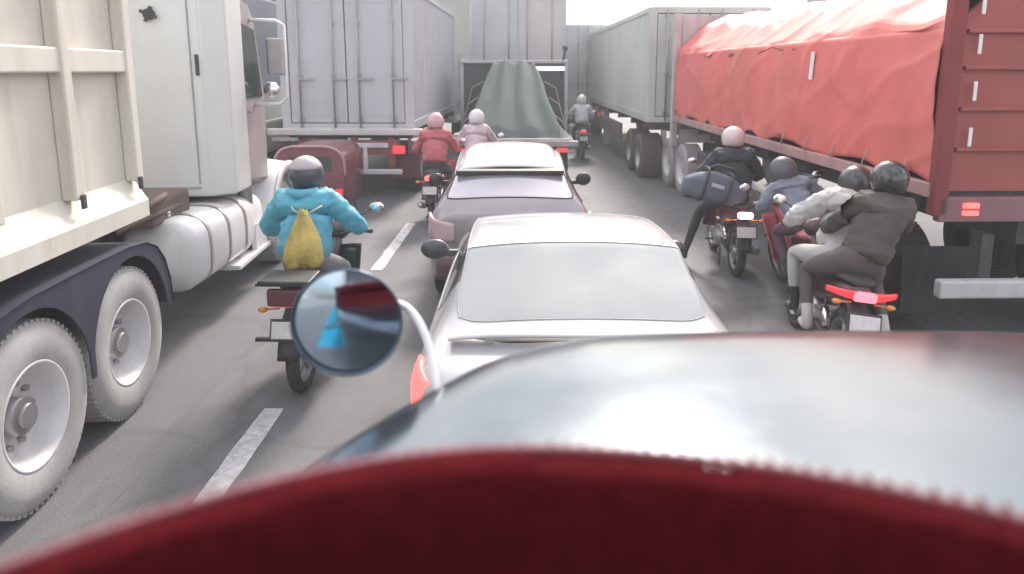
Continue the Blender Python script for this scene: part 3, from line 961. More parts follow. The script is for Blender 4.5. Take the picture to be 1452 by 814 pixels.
def lead_truck():
    z0, z1, w, L = 1.30, 3.95, 2.46, 7.0
    m = mat('lilac grey container paint', (.50, .50, .53), .55, var=.05, scale=.8, dirt=.5, dcol=(.36, .33, .32))
    t = container_truck((-3.27, 13.2, 0), R(-1.0), 'container_truck', 'lilac grey container truck with a red underrun frame ahead of the rider in blue', 'container truck', m, w, L, z0, z1, undercol=1)
    b = MB(); b.box((-.05, -.05, z0 - .03), (2.9, .16, .12), bev=.02); b.box((-1.2, .02, z0 - .17), (.5, .1, .06)); b.build('rear_beam', mat('pale grey beam', (.62, .60, .58), .5, dirt=.4), t)
    b = MB(); b.box((0, .0, z0 - .32), (1.9, .1, .28), bev=.02)
    for x in (-.55, .1, .8): b.box((x, .02, z0 - .42), (.12, .1, .55))
    b.build('rear_crossmember', mat('oxide red steel', (.26, .07, .07), .7, dirt=.5), t)
    b = MB()
    b.box((.15, -.06, z0 - .78), (1.7, .08, .10), bev=.02); b.box((.32, -.06, z0 - .52), (.07, .07, .44)); b.box((.0, -.06, z0 - .28), (1.5, .05, .09), bev=.01)
    b.build('underrun_bar', mat('white bar', (.72, .70, .70), .5, dirt=.3), t)
    for sx in (-1, 1):
        b = MB(); b.box((sx * .95, -.07, z0 - .36), (.24, .06, .16), bev=.02); b.build('taillight', M_LAMP_R, t)
        b = MB(); b.box((sx * .98, .55, .62), (.52, .02, .62), bev=.005); b.build('mudflap', mat('dark red mudflap', (.17, .04, .045), .7, dirt=.4), t)
    b = MB(); b.box((1.18, 2.0, z0 - .28), (.06, 4.4, .3), bev=.01); b.build('side_guard', mat('dark plum side guard', (.14, .06, .08), .7, dirt=.4), t)
lead_truck()

# right lane: pale container trailer and the red tarpaulin truck behind it
def pale_trailer():
    m = mat('pale green grey container paint', (.60, .62, .57), .55, var=.05, scale=.8, dirt=.3)
    t = container_truck((3.85, 14.9, 0), R(1.2), 'container_truck', 'pale container truck ahead of the red tarpaulin truck, brown dusty wheels', 'container truck', m, 2.5, 10.5, 1.32, 3.68, tyre=mat('brown dusty tyre', (.13, .10, .10), .9, dirt=.4))
    b = MB()
    for yy in (5.2, 6.4): pass
    b.box((-1.2, 5.8, .82), (.08, 4.2, .42), bev=.01); b.build('side_guard', mat('brown grey skirt', (.20, .16, .16), .8, dirt=.5), t)
    for x in (-.95, .95):
        b = MB(); b.box((x, 8.3, .62), (.16, .18, 1.1), bev=.01); b.box((x, 8.3, .06), (.3, .3, .06))
        b.build('landing_leg', M_STEEL, t)
pale_trailer()

def red_truck():
    w = 2.5
    t = thing('tarpaulin_truck', 'long trailer under a salmon red tarpaulin with reflective strips on its rear', 'tarpaulin truck', (4.54, 5.62, 0), R(1.6))
    L, zb, zs, zr = 8.6, 1.56, 2.78, 3.42
    h = w / 2
    # tarp cross section with folds, sagging between hoops
    def tarp(u, v):
        y = .03 + u * L
        hoop = abs(math.sin(u * PI * 7))
        sag = .05 * hoop ** 1.5
        # arc-length v: 0 left bottom .. 1 right bottom
        prof = [(-h, zb - .03), (-h - .015, 1.9), (-h - .02, 2.4), (-h, zs - .08), (-h + .05, zs + .01), (-.72, 3.22), (-.25, zr), (.25, zr), (.72, 3.22), (h - .05, zs + .01), (h, zs - .08), (h + .02, 2.4), (h + .015, 1.9), (h, zb - .03)]
        f = v * (len(prof) - 1); i = min(int(f), len(prof) - 2); a = f - i
        a2 = a
        x = prof[i][0] * (1 - a2) + prof[i + 1][0] * a2
        z = prof[i][1] * (1 - a2) + prof[i + 1][1] * a2
        n1 = fbm(y * .55, z * .7, x * .3 + 5, 2)
        n2 = fbm(y * 1.6, z * .8 + 3, x + 9, 3)
        rd = (1 - abs(fbm(y * 1.1 + z * .9, z * 1.3, 4, 2)) * 2.2) ** 3 if abs(fbm(y * 1.1 + z * .9, z * 1.3, 4, 2)) < .45 else 0
        side = min(v, 1 - v) < .26
        if side:
            d = .04 * n1 + .018 * n2 + .016 * rd - .02 * hoop + .016 * math.sin(y * 8.5 + 2 * n1) * max(0, 1 - (z - zb) / .6)
            x += d * (1 if x < 0 else -1) * -1
            if z < zb + .02: z += .03 * math.sin(y * 5.1 + n1 * 4) + .02 * n2
        else:
            z += -sag * 1.4 + .05 * n1 + .03 * n2 + .03 * rd + .05 * math.sin(y * .7 + 1.5)
            x += .02 * n2
        return Vector((x, y, z))
    M_TARP = mat('faded red tarpaulin', (.74, .165, .14), .6, var=.10, scale=.9, bump=.35, bscale=7, dirt=.30, dcol=(.55, .30, .27))
    b = MB(); b.grid(tarp, 220, 130)
    tp = b.build('tarpaulin', M_TARP, t, solid=.006)
    b = MB(); b.box((-h - .032, 2.35, 2.45), (.008, .085, .30), rot=(.1, 0, 0)); b.build('streak_highlight', M_REFL, tp)  # white strip paints a streak highlight on the tarpaulin side
    for i in range(13):
        y_ = .35 + i * .66
        b = MB(); b.tube([(-h - .03, y_, zb + .10), (-h - .045, y_ + .05, zb), (-h - .035, y_ + .08, zb - .10)], .007, 5)
        b.build('tie_rope', mat('pale rope', (.5, .42, .38), .9), tp)
    # rear: closed frame with boards, darker
    M_RB = mat('brick red rear board', (.36, .085, .075), .6, var=.1, scale=1.5, dirt=.35, dcol=(.3, .16, .14))
    b = MB()
    b.prism([(-h + .06, zb - .12), (h - .06, zb - .12), (h - .06, zs - .02), (.5, 3.3), (-.5, 3.3), (-h + .06, zs - .02)], 'y', .02, .08)
    for zz in (1.78, 2.10, 2.42, 2.70): b.box((0, .0, zz), (w - .3, .04, .03), bev=.006)
    rb = b.build('rear_board', M_RB, t)
    for x in (-h + .04, h - .04):
        b = MB(); b.box((x, -.01, 2.1), (.12, .1, 1.7), bev=.01)
        b.build('corner_shadow_strip', mat('maroon fold shadow', (.24, .04, .04), .7, dirt=.2), rb)  # dark upright stands in for the shadowed fold at the trailer corner
    for x in (-h + .24, h - .24):
        for zz in (1.88, 2.24, 2.60, 2.90):
            b = MB(); b.box((x, -.024, zz), (.028, .012, .15), bev=.003)
            b.build('reflective_strip', M_REFL, rb)
    # bolster rail, chassis
    for x in (-h - .01, h + .01):
        b = MB(); b.box((x, L / 2, zb - .11), (.07, L, .12), bev=.012)
        b.build('side_rail', mat('dusty pink rail', (.46, .27, .26), .6, dirt=.5), t)
    b = MB()
    b.box((0, L / 2, zb - .14), (w - .1, L - .1, .08))
    for x in (-.45, .45): b.box((x, L / 2, zb - .38), (.14, L, .36))
    for i in range(8): b.box((0, .3 + i * 1.15, zb - .24), (w - .12, .09, .12))
    b.build('chassis', M_DARK, t)
    M_BT = mat('brown black tyre', (.075, .065, .068), .9, dirt=.4)
    for ay in (1.15, 2.4):
        for sx in (-1, 1): truck_wheel(t, sx * (h - .03), ay, .5, .5, sx, M_BT, mat('grimy rim', (.2, .17, .17), .7, dirt=.5))
    for ay in (8.0, 9.15):
        for sx in (-1, 1): truck_wheel(t, sx * (h + .02), ay, .5, .34, sx, mat('pale dusty tyre', (.36, .33, .34), .9, dirt=.3), M_RIMW)
    for x in (-h + .12, h - .12):
        b = MB(); b.box((x, 5.0, .76), (.14, .16, 1.3), bev=.01); b.box((x, 5.0, .12), (.3, .26, .05), bev=.01)
        b.build('landing_leg', mat('pale grey leg', (.5, .48, .48), .6, dirt=.5), t)
    b = MB(); b.box((-h + .1, 6.2, .78), (.3, 1.1, .45), bev=.03); b.build('tool_box', M_DARK, t)
    # rear lamps, bumper
    b = MB(); b.box((0, -.02, 1.30), (w - .06, .08, .20), bev=.01); b.build('lamp_panel', mat('dull mauve panel', (.25, .13, .14), .6, dirt=.4), t)
    for sx in (-1, 1):
        b = MB(); b.box((sx * (h - .28), -.07, 1.335), (.13, .03, .045), bev=.01); b.box((sx * (h - .28), -.07, 1.275), (.13, .03, .04), bev=.01); b.build('taillight', M_LAMP_ON if sx < 0 else M_LAMP_R, t)
    b = MB(); b.box((.0, -.10, .66), (w - .1, .1, .15), bev=.02); b.build('bumper', mat('pale bumper', (.55, .53, .53), .5, dirt=.4), t)
    for x in (-.8, .8):
        b = MB(); b.box((x, .0, .85), (.1, .14, .5))
        b.build('bumper_bracket', M_DARK, t)
    for sx in (-1, 1):
        b = MB(); b.box((sx * .9, .42, .58), (.58, .02, .6)); b.build('mudflap', M_BLACK, t)
    # front wall posts, cab
    b = MB()
    for x in (-h, h): b.box((x, L + .12, 2.2), (.13, .14, 2.6), bev=.01)
    b.box((0, L + .12, 2.2), (w - .2, .06, 2.5)); b.build('front_wall', mat('dusty pink post', (.58, .48, .47), .6, dirt=.4), t)
tr = red_truck()
def red_cab(): pass

def green_truck():
    t = thing('flatbed_truck', 'dark stake truck whose load slopes down under a green grey tarpaulin', 'flatbed truck', (-.22, 14.6, 0), R(0))
    b = MB()
    b.box((0, 1.9, .94), (2.5, 4.6, .14), bev=.01)
    for x in (-.42, .42): b.box((x, 3.2, .74), (.12, 7.4, .26))
    b.build('flatbed', M_DARK, t)
    b = MB(); b.box((0, -.42, .94), (2.66, .12, .12), bev=.02); b.box((0, -.42, .80), (2.5, .06, .06)); b.build('rear_beam', mat('mauve steel beam', (.40, .34, .36), .5, dirt=.3), t)
    b = MB(); b.box((0, -.46, 1.035), (2.3, .05, .035)); b.build('beam_edge', mat('pale beam edge', (.62, .58, .60), .5), t)
    # tarp, ridged over the load
    M_GT = mat('grey green tarpaulin', (.105, .135, .122), .8, var=.06, scale=1.3, bump=.12, bscale=5, dcol=(.2, .23, .21))
    def tarp(u, v):
        y = -.30 + 3.0 * v
        e = min(1, max(0, v / .82)); top = 1.10 + 1.50 * e
        hw = 1.02 - .52 * e
        hwb = 1.18 - .42 * e
        s_ = 2 * u - 1
        a = abs(s_)
        if a < .62:
            x = math.copysign(hw * a / .62 * (1 + .02 * math.sin(v * 14)), s_); z = top - .06 * (a / .62) ** 4
            z += .03 * fbm(x * 2.5, y * .5, 2) - .045 * math.cos(PI * a / .62 * 3 + .5 * math.sin(y * 2))
        else:
            q = (a - .62) / .38
            x = math.copysign(hw + (hwb - hw) * q + .05 * math.sin(y * 9 + q * 2) * q, s_)
            z = (top - .06) * (1 - q) + (1.02) * q
            x += .05 * fbm(y * 2.6, z * 2, s_ * 4)
        if v < .06: z = min(z, 1.03 + (z - 1.03) * (v / .06) ** .5)
        return Vector((x, y, z))
    b = MB(); b.grid(tarp, 70, 60); tp = b.build('tarpaulin', M_GT, t, solid=.01)
    b = MB()
    for sx in (-1, 1):
        for i in range(4):
            y_ = .1 + i * .6; z_ = 1.25 + .35 * i
            b = MB(); b.tube([(sx * (1.0 - .1 * i), y_, z_ - .15), (sx * (1.12 - .05 * i), y_ + .04, z_ - .3), (sx * 1.22, y_ + .1, 1.0)], .012, 5)
            b.build('tie_rope', mat('pale rope', (.5, .42, .38), .9), tp)
    # dark headboard and stake sides
    M_CH = mat('charcoal panel', (.075, .075, .085), .6, dirt=.4)
    b = MB(); b.box((0, 2.62, 1.75), (2.5, .08, 1.66), bev=.01); hb = b.build('headboard', M_CH, t)
    b = MB(); b.box((0, 2.56, 2.60), (2.56, .1, .07), bev=.01)
    for x in (-1.25, 1.25): b.box((x, 2.6, 1.8), (.08, .12, 1.7), bev=.01)
    b.build('top_rail', mat('pale top rail', (.50, .48, .50), .5), hb)
    b = MB(); b.box((.85, 2.54, 2.44), (.72, .04, .10), bev=.015); b.build('marker_light', mat('white marker lens', (.85, .85, .86), .3, emis=(1, 1, 1), es=.5), hb)
    b = MB(); b.tube([(1.12, 2.6, 2.2), (1.22, 2.58, 2.9)], .03, 8); b.ball((1.22, 2.58, 2.92), .07); b.build('beacon_post', M_DARK, hb)
    b = MB(); b.prism([(2.8, .9), (4.6, .7), (4.65, 1.8), (4.4, 2.5), (2.8, 2.52)], 'x', -1.15, 1.15, bev=.05); b.build('cab', mat('dull olive cab', (.2, .21, .2), .5), t)
    for ay in (.45, 3.9):
        for sx in (-1, 1): truck_wheel(t, sx * 1.15, ay, .44, .34, sx, M_TYRE, M_STEEL)
    for sx in (-1, 1):
        b = MB(); b.box((sx * 1.0, -.50, .82), (.22, .03, .09), bev=.01); b.build('taillight', M_LAMP_R, t)
green_truck()

def box_truck(loc, name, label, cat, m, m2, w, L, z0, z1, rz=0):
    t = thing(name, label, cat, loc, rz)
    b = MB(); b.box((0, L / 2, (z0 + z1) / 2), (w, L, z1 - z0), bev=.05); bx = b.build('cargo_box', m, t)
    b = MB(); b.box((-w * .235, -.012, (z0 + z1) / 2), (w * .45, .03, z1 - z0 - .24), bev=.01); b.build('door', m, bx)
    b = MB(); b.box((w * .235, -.012, (z0 + z1) / 2), (w * .45, .03, z1 - z0 - .24), bev=.01); b.build('door', m2, bx)
    rods(bx, w, -.03, z0, z1)
    b = MB(); b.box((0, L / 2, z0 - .15), (1.0, L + 1, .28)); b.box((0, -.02, z0 - .4), (w - .3, .1, .14)); b.build('chassis', M_DARK, t)
    for ay in (1.2, L + 1.0):
        for sx in (-1, 1): truck_wheel(t, sx * (w / 2 - .05), ay, .48, .4, sx, M_TYRE, M_STEEL)
    b = MB(); b.prism([(L + .1, .7), (L + 1.9, .7), (L + 1.9, 1.8), (L + 1.6, 2.7), (L + .1, 2.7)], 'x', -w / 2 + .1, w / 2 - .1, bev=.06); cb = b.build('cab', M_WHITE, t)
    b = MB(); b.box((0, L + 1.82, 2.2), (w - .5, .03, .8), rot=(R(18), 0, 0)); b.build('windscreen', M_GLASS, cb)
    for sx in (-1, 1):
        b = MB(); b.box((sx * (w / 2 - .2), -.05, z0 - .12), (.25, .04, .12), bev=.01); b.build('taillight', M_LAMP_R, t)
    return t
box_truck((-.15, 20.6, 0), 'box_truck', 'tall pale grey box truck just beyond the green tarpaulin load', 'box truck',
          mat('pale grey box paint', (.56, .56, .57), .5, dirt=.2, scale=.7), mat('faint pink door paint', (.60, .54, .53), .5, dirt=.25, scale=.7), 2.75, 7.5, 1.3, 5.2)
t = box_truck((2.12, 25.5, 0), 'box_truck', 'narrow far white truck between the tall grey box truck and the pale container truck', 'box truck',
          mat('white box paint', (.64, .65, .64), .5, dirt=.2, scale=.7), mat('white door paint', (.60, .61, .60), .5, dirt=.2), 1.75, 5, .95, 4.0)
box_truck((-7.1, 15.2, 0), 'box_truck', 'slate blue box truck half hidden behind the mirrors of the dump truck', 'box truck',
          mat('slate blue box paint', (.12, .14, .19), .5, dirt=.3, scale=.7), mat('slate blue door paint', (.13, .15, .2), .5, dirt=.3), 2.5, 7, 1.3, 4.0)

def far_flatbed():
    t = thing('dropside_truck', 'low beige dropside truck left of the lilac grey container truck', 'truck', (-5.75, 12.6, 0), 0)
    m = mat('beige dropside paint', (.56, .52, .47), .6, dirt=.4)
    b = MB(); b.box((0, 1.6, .9), (1.7, 3.4, .1))
    bd = b.build('load_bed', m, t)
    for sx in (-1, 1):
        b = MB(); b.box((sx * .84, 1.6, 1.18), (.05, 3.4, .5), bev=.01); b.box((sx * .87, 1.6, 1.42), (.06, 3.44, .07), bev=.01); b.build('side_board', m, bd)
    b = MB(); b.box((0, -.08, 1.18), (1.7, .05, .5), bev=.01); b.box((0, -.1, 1.42), (1.76, .07, .07), bev=.01); b.build('tailboard', m, bd)
    for ay in (.8, 4.1):
        for sx in (-1, 1): truck_wheel(t, sx * .8, ay, .36, .24, sx, M_TYRE, M_STEEL)
    b = MB(); b.prism([(3.4, .6), (4.9, .6), (4.95, 1.4), (4.6, 2.0), (3.4, 2.05)], 'x', -.82, .82, bev=.05); b.build('cab', M_WHITE, t)
    b = MB(); b.box((0, 2.4, .7), (.8, 5.0, .2)); b.build('chassis', M_DARK, t)
far_flatbed()

def tree(loc, h, seed, label, cw=2.6):
    rg = random.Random(seed)
    t = thing('roadside_tree', label, 'tree', loc)
    b = MB()
    b.tube([(0, 0, 0), (.1, .05, h * .25), (.0, .1, h * .5), (.15, 0, h * .75)], [.22, .17, .13, .06], 9)
    tips = []
    for i in range(9):
        a = rg.uniform(0, 2 * PI); z = h * rg.uniform(.35, .7); r = rg.uniform(.8, cw * .8)
        p = Vector((math.cos(a) * r, math.sin(a) * r, z + h * rg.uniform(.1, .28)))
        b.tube([(0.05, .05, z), p * .5 + Vector((0, 0, z * .45)), p], [.09, .06, .02], 6); tips.append(p)
    b.build('trunk', mat('bark', (.13, .10, .08), .9, bump=.5, bscale=20), t)
    b = MB()
    cl = tips + [Vector((rg.gauss(0, cw * .4), rg.gauss(0, cw * .4), h * rg.uniform(.6, 1.0))) for _ in range(16)]
    for c in cl:
        R_ = rg.uniform(.5, 1.0)
        for _ in range(210):
            d = Vector((rg.gauss(0, 1), rg.gauss(0, 1), rg.gauss(0, .75))).normalized() * R_ * rg.uniform(.35, 1) ** .5
            p = c + d; s_ = rg.uniform(.06, .13)
            q = Euler((rg.uniform(0, 6), rg.uniform(0, 6), rg.uniform(0, 6))).to_matrix()
            vs = [b.bm.verts.new(p + q @ Vector(k_)) for k_ in ((-s_, 0, 0), (0, -s_ * .5, 0), (s_, 0, .02), (0, s_ * .5, 0))]
            f = b.bm.faces.new(vs); f.material_index = rg.choice((0, 0, 1))
    b.build('crown', [mat('dull olive leaf', (.10, .12, .06), .7), mat('lighter olive leaf', (.15, .17, .09), .7)], t)
tree((-7.6, 44, 0), 8.5, 3, 'olive green tree far beyond the box trucks, left of the gap', 3.4)
tree((-11.2, 30, .13), 7.5, 4, 'broad tree on the left pavement behind the slate blue truck')
def building(loc, w, d, n, label, m):
    t = thing('roadside_building', label, 'building', loc)
    h = n * 3.2
    b = MB(); b.box((0, 0, h / 2), (w, d, h), bev=.03); b.build('wall', m, t)
    b = MB(); b.box((0, 0, h + .15), (w + .4, d + .4, .3), bev=.02); b.build('roof', mat('grey roof slab', (.35, .34, .33), .8), t)
    sx = -1 if loc[0] > 0 else 1
    for k_ in range(n):
        for i in range(int(d / 3)):
            yy = -d / 2 + 1.6 + i * 3
            b = MB(); b.box((sx * (w / 2 + .01), yy, k_ * 3.2 + 1.8), (.08, 1.6, 1.5)); f = b.build('window', M_STEEL, t)
            b = MB(); b.box((sx * (w / 2 + .04), yy, k_ * 3.2 + 1.8), (.04, 1.45, 1.35)); b.build('pane', M_GLASS, f)
building((-18, 34, 0), 10, 18, 3, 'pale three storey building on the left behind the trucks', mat('pale plaster', (.46, .45, .42), .9, scale=.5, dirt=.4))
building((19, 26, 0), 10, 20, 2, 'low cream building on the right behind the red trailer', mat('cream plaster', (.48, .45, .40), .9, scale=.5, dirt=.4))
building((-8.5, 75, 0), 12, 14, 3, 'olive grey building at the far end of the road', mat('olive grey plaster', (.26, .27, .24), .9, scale=.4, dirt=.4))
# ================================================================ MOTORCYCLES AND RIDERS
def motorcycle(name, label, cat, loc, rz, lean=0., body=None, lit=True, rack=False, body_col=None, group=None, muf=1, tailm=None, seatm=None, plate=True):
    t = thing(name, label, cat, loc, group=group, rot=(0, R(lean), rz))
    body = body or mat('black motorcycle paint', (.035, .035, .04), .3, coat=.6)
    r = .295; wb = 1.24
    for i, y in enumerate((0, wb)):
        b = MB(); b.lathe([(r - .075, -.035), (r - .04, -.052), (r - .01, -.035), (r, 0), (r - .01, .035), (r - .04, .052), (r - .075, .035)] if i == 0 else [(r - .06, -.028), (r - .03, -.04), (r - .008, -.026), (r, 0), (r - .008, .026), (r - .03, .04), (r - .06, .028)], 'x', (0, y, r), 36)
        for k_ in range(36):
            a = 2 * PI * k_ / 36
            b.box((0, y + math.cos(a) * (r - .003), r + math.sin(a) * (r - .003)), (.055, .02, .012), rot=(a - PI / 2, 0, .35))
        w = b.build('wheel', M_TYRE, t)
        b = MB(); b.lathe([(r - .075, -.034), (r - .088, 0), (r - .075, .034), (r - .095, .03), (r - .10, 0), (r - .095, -.03)], 'x', (0, y, r), 32)
        b.disc((0, y, r), .055, .11, 'x', 16)
        for k_ in range(5):
            a = 2 * PI * k_ / 5
            b.tube([(0, y + math.cos(a) * .04, r + math.sin(a) * .04), (0, y + math.cos(a + .2) * (r - .09), r + math.sin(a + .2) * (r - .09))], [.02, .012], 6)
        b.build('rim', M_STEEL, w)
    # rear swing arm, shocks, chain cover
    b = MB()
    for sx in (-1, 1):
        b.tube([(sx * .09, 0, r), (sx * .10, .30, .33), (sx * .09, .5, .36)], .02, 8)
        b.tube([(sx * .115, .02, r + .02), (sx * .125, .17, .62)], .011, 8)
    b.build('swing_arm', M_DARK, t)
    for sx in (-1, 1):
        b = MB(); b.tube([(sx * .12, .05, r + .12), (sx * .125, .14, .55)], .028, 10)
        b.build('shock_absorber', M_CHROME, t)
    # frame and engine
    b = MB()
    b.tube([(0, 1.0, .93), (0, .80, .62), (0, .62, .36), (0, .42, .32)], .022, 8)
    b.tube([(0, 1.0, .90), (0, .6, .66), (0, .2, .70)], .022, 8)
    b.build('frame', M_DARK, t)
    b = MB(); b.box((0, .60, .38), (.24, .34, .22), bev=.05); b.disc((0, .50, .35), .10, .32, 'x', 20); b.box((0, .76, .44), (.16, .2, .15), rot=(R(20), 0, 0), bev=.03)
    for k_ in range(5): b.box((0, .70 + k_ * .03, .46), (.19, .012, .17), rot=(R(20), 0, 0))
    b.build('engine', M_STEEL, t)
    # underbone body, leg shield, tail
    b = MB()
    rings = []
    for y, z, hw, hh in ((-.26, .80, .02, .02), (-.20, .79, .07, .05), (-.05, .755, .105, .075), (.15, .715, .12, .10), (.35, .66, .125, .13), (.55, .60, .10, .12), (.72, .62, .07, .10), (.88, .75, .075, .12), (1.0, .90, .08, .10), (1.05, .98, .04, .05)):
        rings.append([Vector((hw * math.copysign(abs(math.cos(a)) ** .8, math.cos(a)), y, z + hh * math.copysign(abs(math.sin(a)) ** .8, math.sin(a)))) for a in [2 * PI * k_ / 16 for k_ in range(16)]])
    b.ring_loft(rings); b.build('bodywork', body, t)
    for sx in (-1, 1):
        b = MB()
        b.grid(lambda u, v, sx=sx: Vector((sx * (.07 + .20 * math.sin(u * 1.5)), 1.02 - .22 * (1 - v) - .12 * u ** 2, .42 + .46 * v + .04 * u)), 8, 8)
        b.build('leg_shield', body, t, solid=.008)
    b = MB()
    rings = []
    for y, z, hw, hh in ((-.20, .845, .06, .012), (-.15, .86, .11, .03), (.1, .835, .125, .04), (.3, .80, .135, .045), (.5, .785, .12, .045), (.62, .78, .07, .035), (.66, .775, .03, .015)):
        rings.append([Vector((hw * math.cos(a), y, z + hh * math.copysign(abs(math.sin(a)) ** .7, math.sin(a)))) for a in [2 * PI * k_ / 14 for k_ in range(14)]])
    b.ring_loft(rings); b.build('seat', seatm or mat('black seat vinyl', (.035, .033, .035), .6), t)
    # rear mudguard, tail lamp, indicators, plate
    b = MB()
    b.grid(lambda u, v: Vector(((v - .5) * .15, -.38 * math.sin(R(10 + 70 * u)) * 1.0 + .02, r + .42 * math.cos(R(10 + 70 * u)))), 12, 4)
    b.build('rear_mudguard', M_BLACK, t, solid=.008)
    b = MB(); b.box((0, -.265, .775), (.17, .06, .075), bev=.022); tl = b.build('taillight', tailm or (M_LAMP_HOT if lit else M_LAMP_R), t)
    for sx in (-1, 1):
        b = MB(); b.tube([(sx * .08, -.24, .72), (sx * .17, -.26, .72)], .008, 6); b.ball((sx * .19, -.265, .72), (.035, .03, .022)); b.build('indicator', M_LAMP_A, t)
    if plate:
        b = MB(); b.box((0, -.36, .60), (.21, .01, .12), rot=(R(-18), 0, 0), bev=.003); b.build('licence_plate', M_PLATE, t)
        b = MB(); b.box((0, -.345, .60), (.24, .01, .15), rot=(R(-18), 0, 0), bev=.003); b.build('plate_holder', M_BLACK, t)
    # exhaust
    b = MB(); b.tube([(muf * .08, .72, .30), (muf * .11, .50, .20), (muf * .14, .25, .24), (muf * .15, .15, .27)], .017, 8)
    b.tube([(muf * .155, .2, .26), (muf * .16, .12, .28), (muf * .165, -.22, .36), (muf * .165, -.24, .365)], [.03, .045, .05, .035], 14)
    b.build('exhaust', M_STEEL, t)
    b = MB(); b.disc((muf * .165, -.245, .366), .022, .02, 'y', 12); b.build('exhaust_tip', M_CHROME, t)
    # fork, front guard, handlebar, lamp
    b = MB()
    for sx in (-1, 1): b.tube([(sx * .085, wb, r), (sx * .085, 1.07, .78)], [.022, .016], 8)
    b.tube([(0, 1.09, .70), (0, .99, 1.0)], .03, 8)
    b.build('fork', M_CHROME, t)
    b = MB(); b.grid(lambda u, v: Vector(((v - .5) * .13, wb + .33 * math.sin(R(-62 + 115 * u)), r + .33 * math.cos(R(-62 + 115 * u)))), 14, 4)
    b.build('front_mudguard', body, t, solid=.008)
    b = MB(); b.tube([(-.36, .88, 1.035), (-.22, .92, 1.04), (-.10, .97, .99), (.10, .97, .99), (.22, .92, 1.04), (.36, .88, 1.035)], .012, 8)
    hb = b.build('handlebar', M_DARK, t)
    for sx in (-1, 1):
        b = MB(); b.tube([(sx * .26, .905, 1.038), (sx * .37, .877, 1.036)], .019, 10); b.build('grip', M_BLACK, hb)
        b = MB(); b.tube([(sx * .2, .93, 1.04), (sx * .26, .96, 1.16), (sx * .36, .95, 1.22)], .007, 6); mr = b.build('mirror_stem', M_DARK, t)
        b = MB(); b.ball((sx * .40, .955, 1.235), (.065, .015, .042)); b.build('mirror', M_CHROME, mr)
    b = MB(); b.ball((0, 1.06, 1.0), (.13, .11, .10)); cv = b.build('headlight_cowl', body, t)
    b = MB(); b.ball((0, 1.13, .99), (.085, .05, .06)); b.build('headlight', M_LAMP_C, t)
    b = MB()
    for sx in (-1, 1): b.tube([(sx * .08, .55, .31), (sx * .26, .55, .31)], .014, 8)
    b.tube([(-.1, .42, .25), (-.12, .32, .1), (-.14, .25, .06)], .012, 6)
    b.build('footpeg', M_BLACK, t)
    if rack:
        b = MB()
        for sx in (-1, 1): b.tube([(sx * .10, .02, .86), (sx * .12, -.12, .93), (sx * .12, -.36, .93)], .011, 6)
        b.tube([(-.2, -.36, .93), (.2, -.36, .93)], .011, 6); b.tube([(-.16, -.2, .93), (.16, -.2, .93)], .011, 6); b.tube([(-.16, -.1, .93), (.16, -.1, .93)], .011, 6)
        b.box((0, -.24, .95), (.36, .3, .03), bev=.01)
        b.build('luggage_rack', M_BLACK, t)
        b = MB(); b.box((0, -.33, .83), (.27, .05, .13), bev=.02); b.build('tail_panel', mat('dark red tail panel', (.13, .03, .04), .4, coat=.4), t)
        b = MB(); b.box((0, -.35, .53), (.44, .03, .025)); b.build('plate_bracket', M_BLACK, t)
    return t

def skin_mesh(V, E, sub=2):
    """V: list of (co, radius); returns evaluated mesh"""
    me = bpy.data.meshes.new('sk'); me.from_pydata([v[0] for v in V], E, [])
    o = bpy.data.objects.new('sk', me); COL.objects.link(o)
    o.modifiers.new('skin', 'SKIN')
    for i, v in enumerate(V):
        rr = v[1]
        me.skin_vertices[0].data[i].radius = (rr, rr) if not isinstance(rr, tuple) else rr
        me.skin_vertices[0].data[i].use_root = (i == 0)
    s_ = o.modifiers.new('sub', 'SUBSURF'); s_.levels = sub; s_.render_levels = sub
    m = eval_mesh(o, 'body')
    bpy.data.objects.remove(o)
    return m

def add_mesh(bm, me, mi):
    n0 = len(bm.faces)
    bm.from_mesh(me)
    bm.faces.ensure_lookup_table()
    for f in bm.faces[n0:]: f.material_index = mi; f.smooth = True

def hand(b, wrist, grip, sx, mi=0, curl=True):
    """closed hand round a bar along x, centre of the grip at 'grip'"""
    w = Vector(wrist); g = Vector(grip)
    d = (g - w).normalized()
    pk = g - d * .035 + Vector((0, 0, .022))
    # palm
    rings = []
    for f, hw, th in ((0, .026, .022), (.35, .036, .020), (.75, .042, .017), (1.0, .038, .013)):
        c = w.lerp(pk, f)
        rings.append([c + Vector((hw * math.cos(a), 0, th * math.sin(a))) for a in [2 * PI * k_ / 12 for k_ in range(12)]])
    b.ring_loft(rings, mi=mi)
    L = (.9, 1.05, 1.0, .82)
    for i in range(4):
        x = g.x + (i - 1.5) * .0205 * -sx * -1
        R0 = .030
        ang = [R(115), R(80), R(35), R(-15), R(-60 * L[i])]
        pts = [Vector((x, g.y + 0 - math.cos(a) * -R0 * 1 , g.z + math.sin(a) * R0)) for a in ang]
        b.tube([Vector((x, pk.y, pk.z - .003))] + pts, [.0095, .0098, .0095, .0088, .008, .0062], 7, mi=mi)
    tx = g.x - sx * .036
    b.tube([w.lerp(pk, .35) + Vector((-sx * .02, 0, 0)), Vector((tx, g.y - .03, g.z + .0)), Vector((tx, g.y - .012, g.z - .024)), Vector((tx + sx * .012, g.y + .014, g.z - .028))], [.012, .0115, .0105, .008], 7, mi=mi)

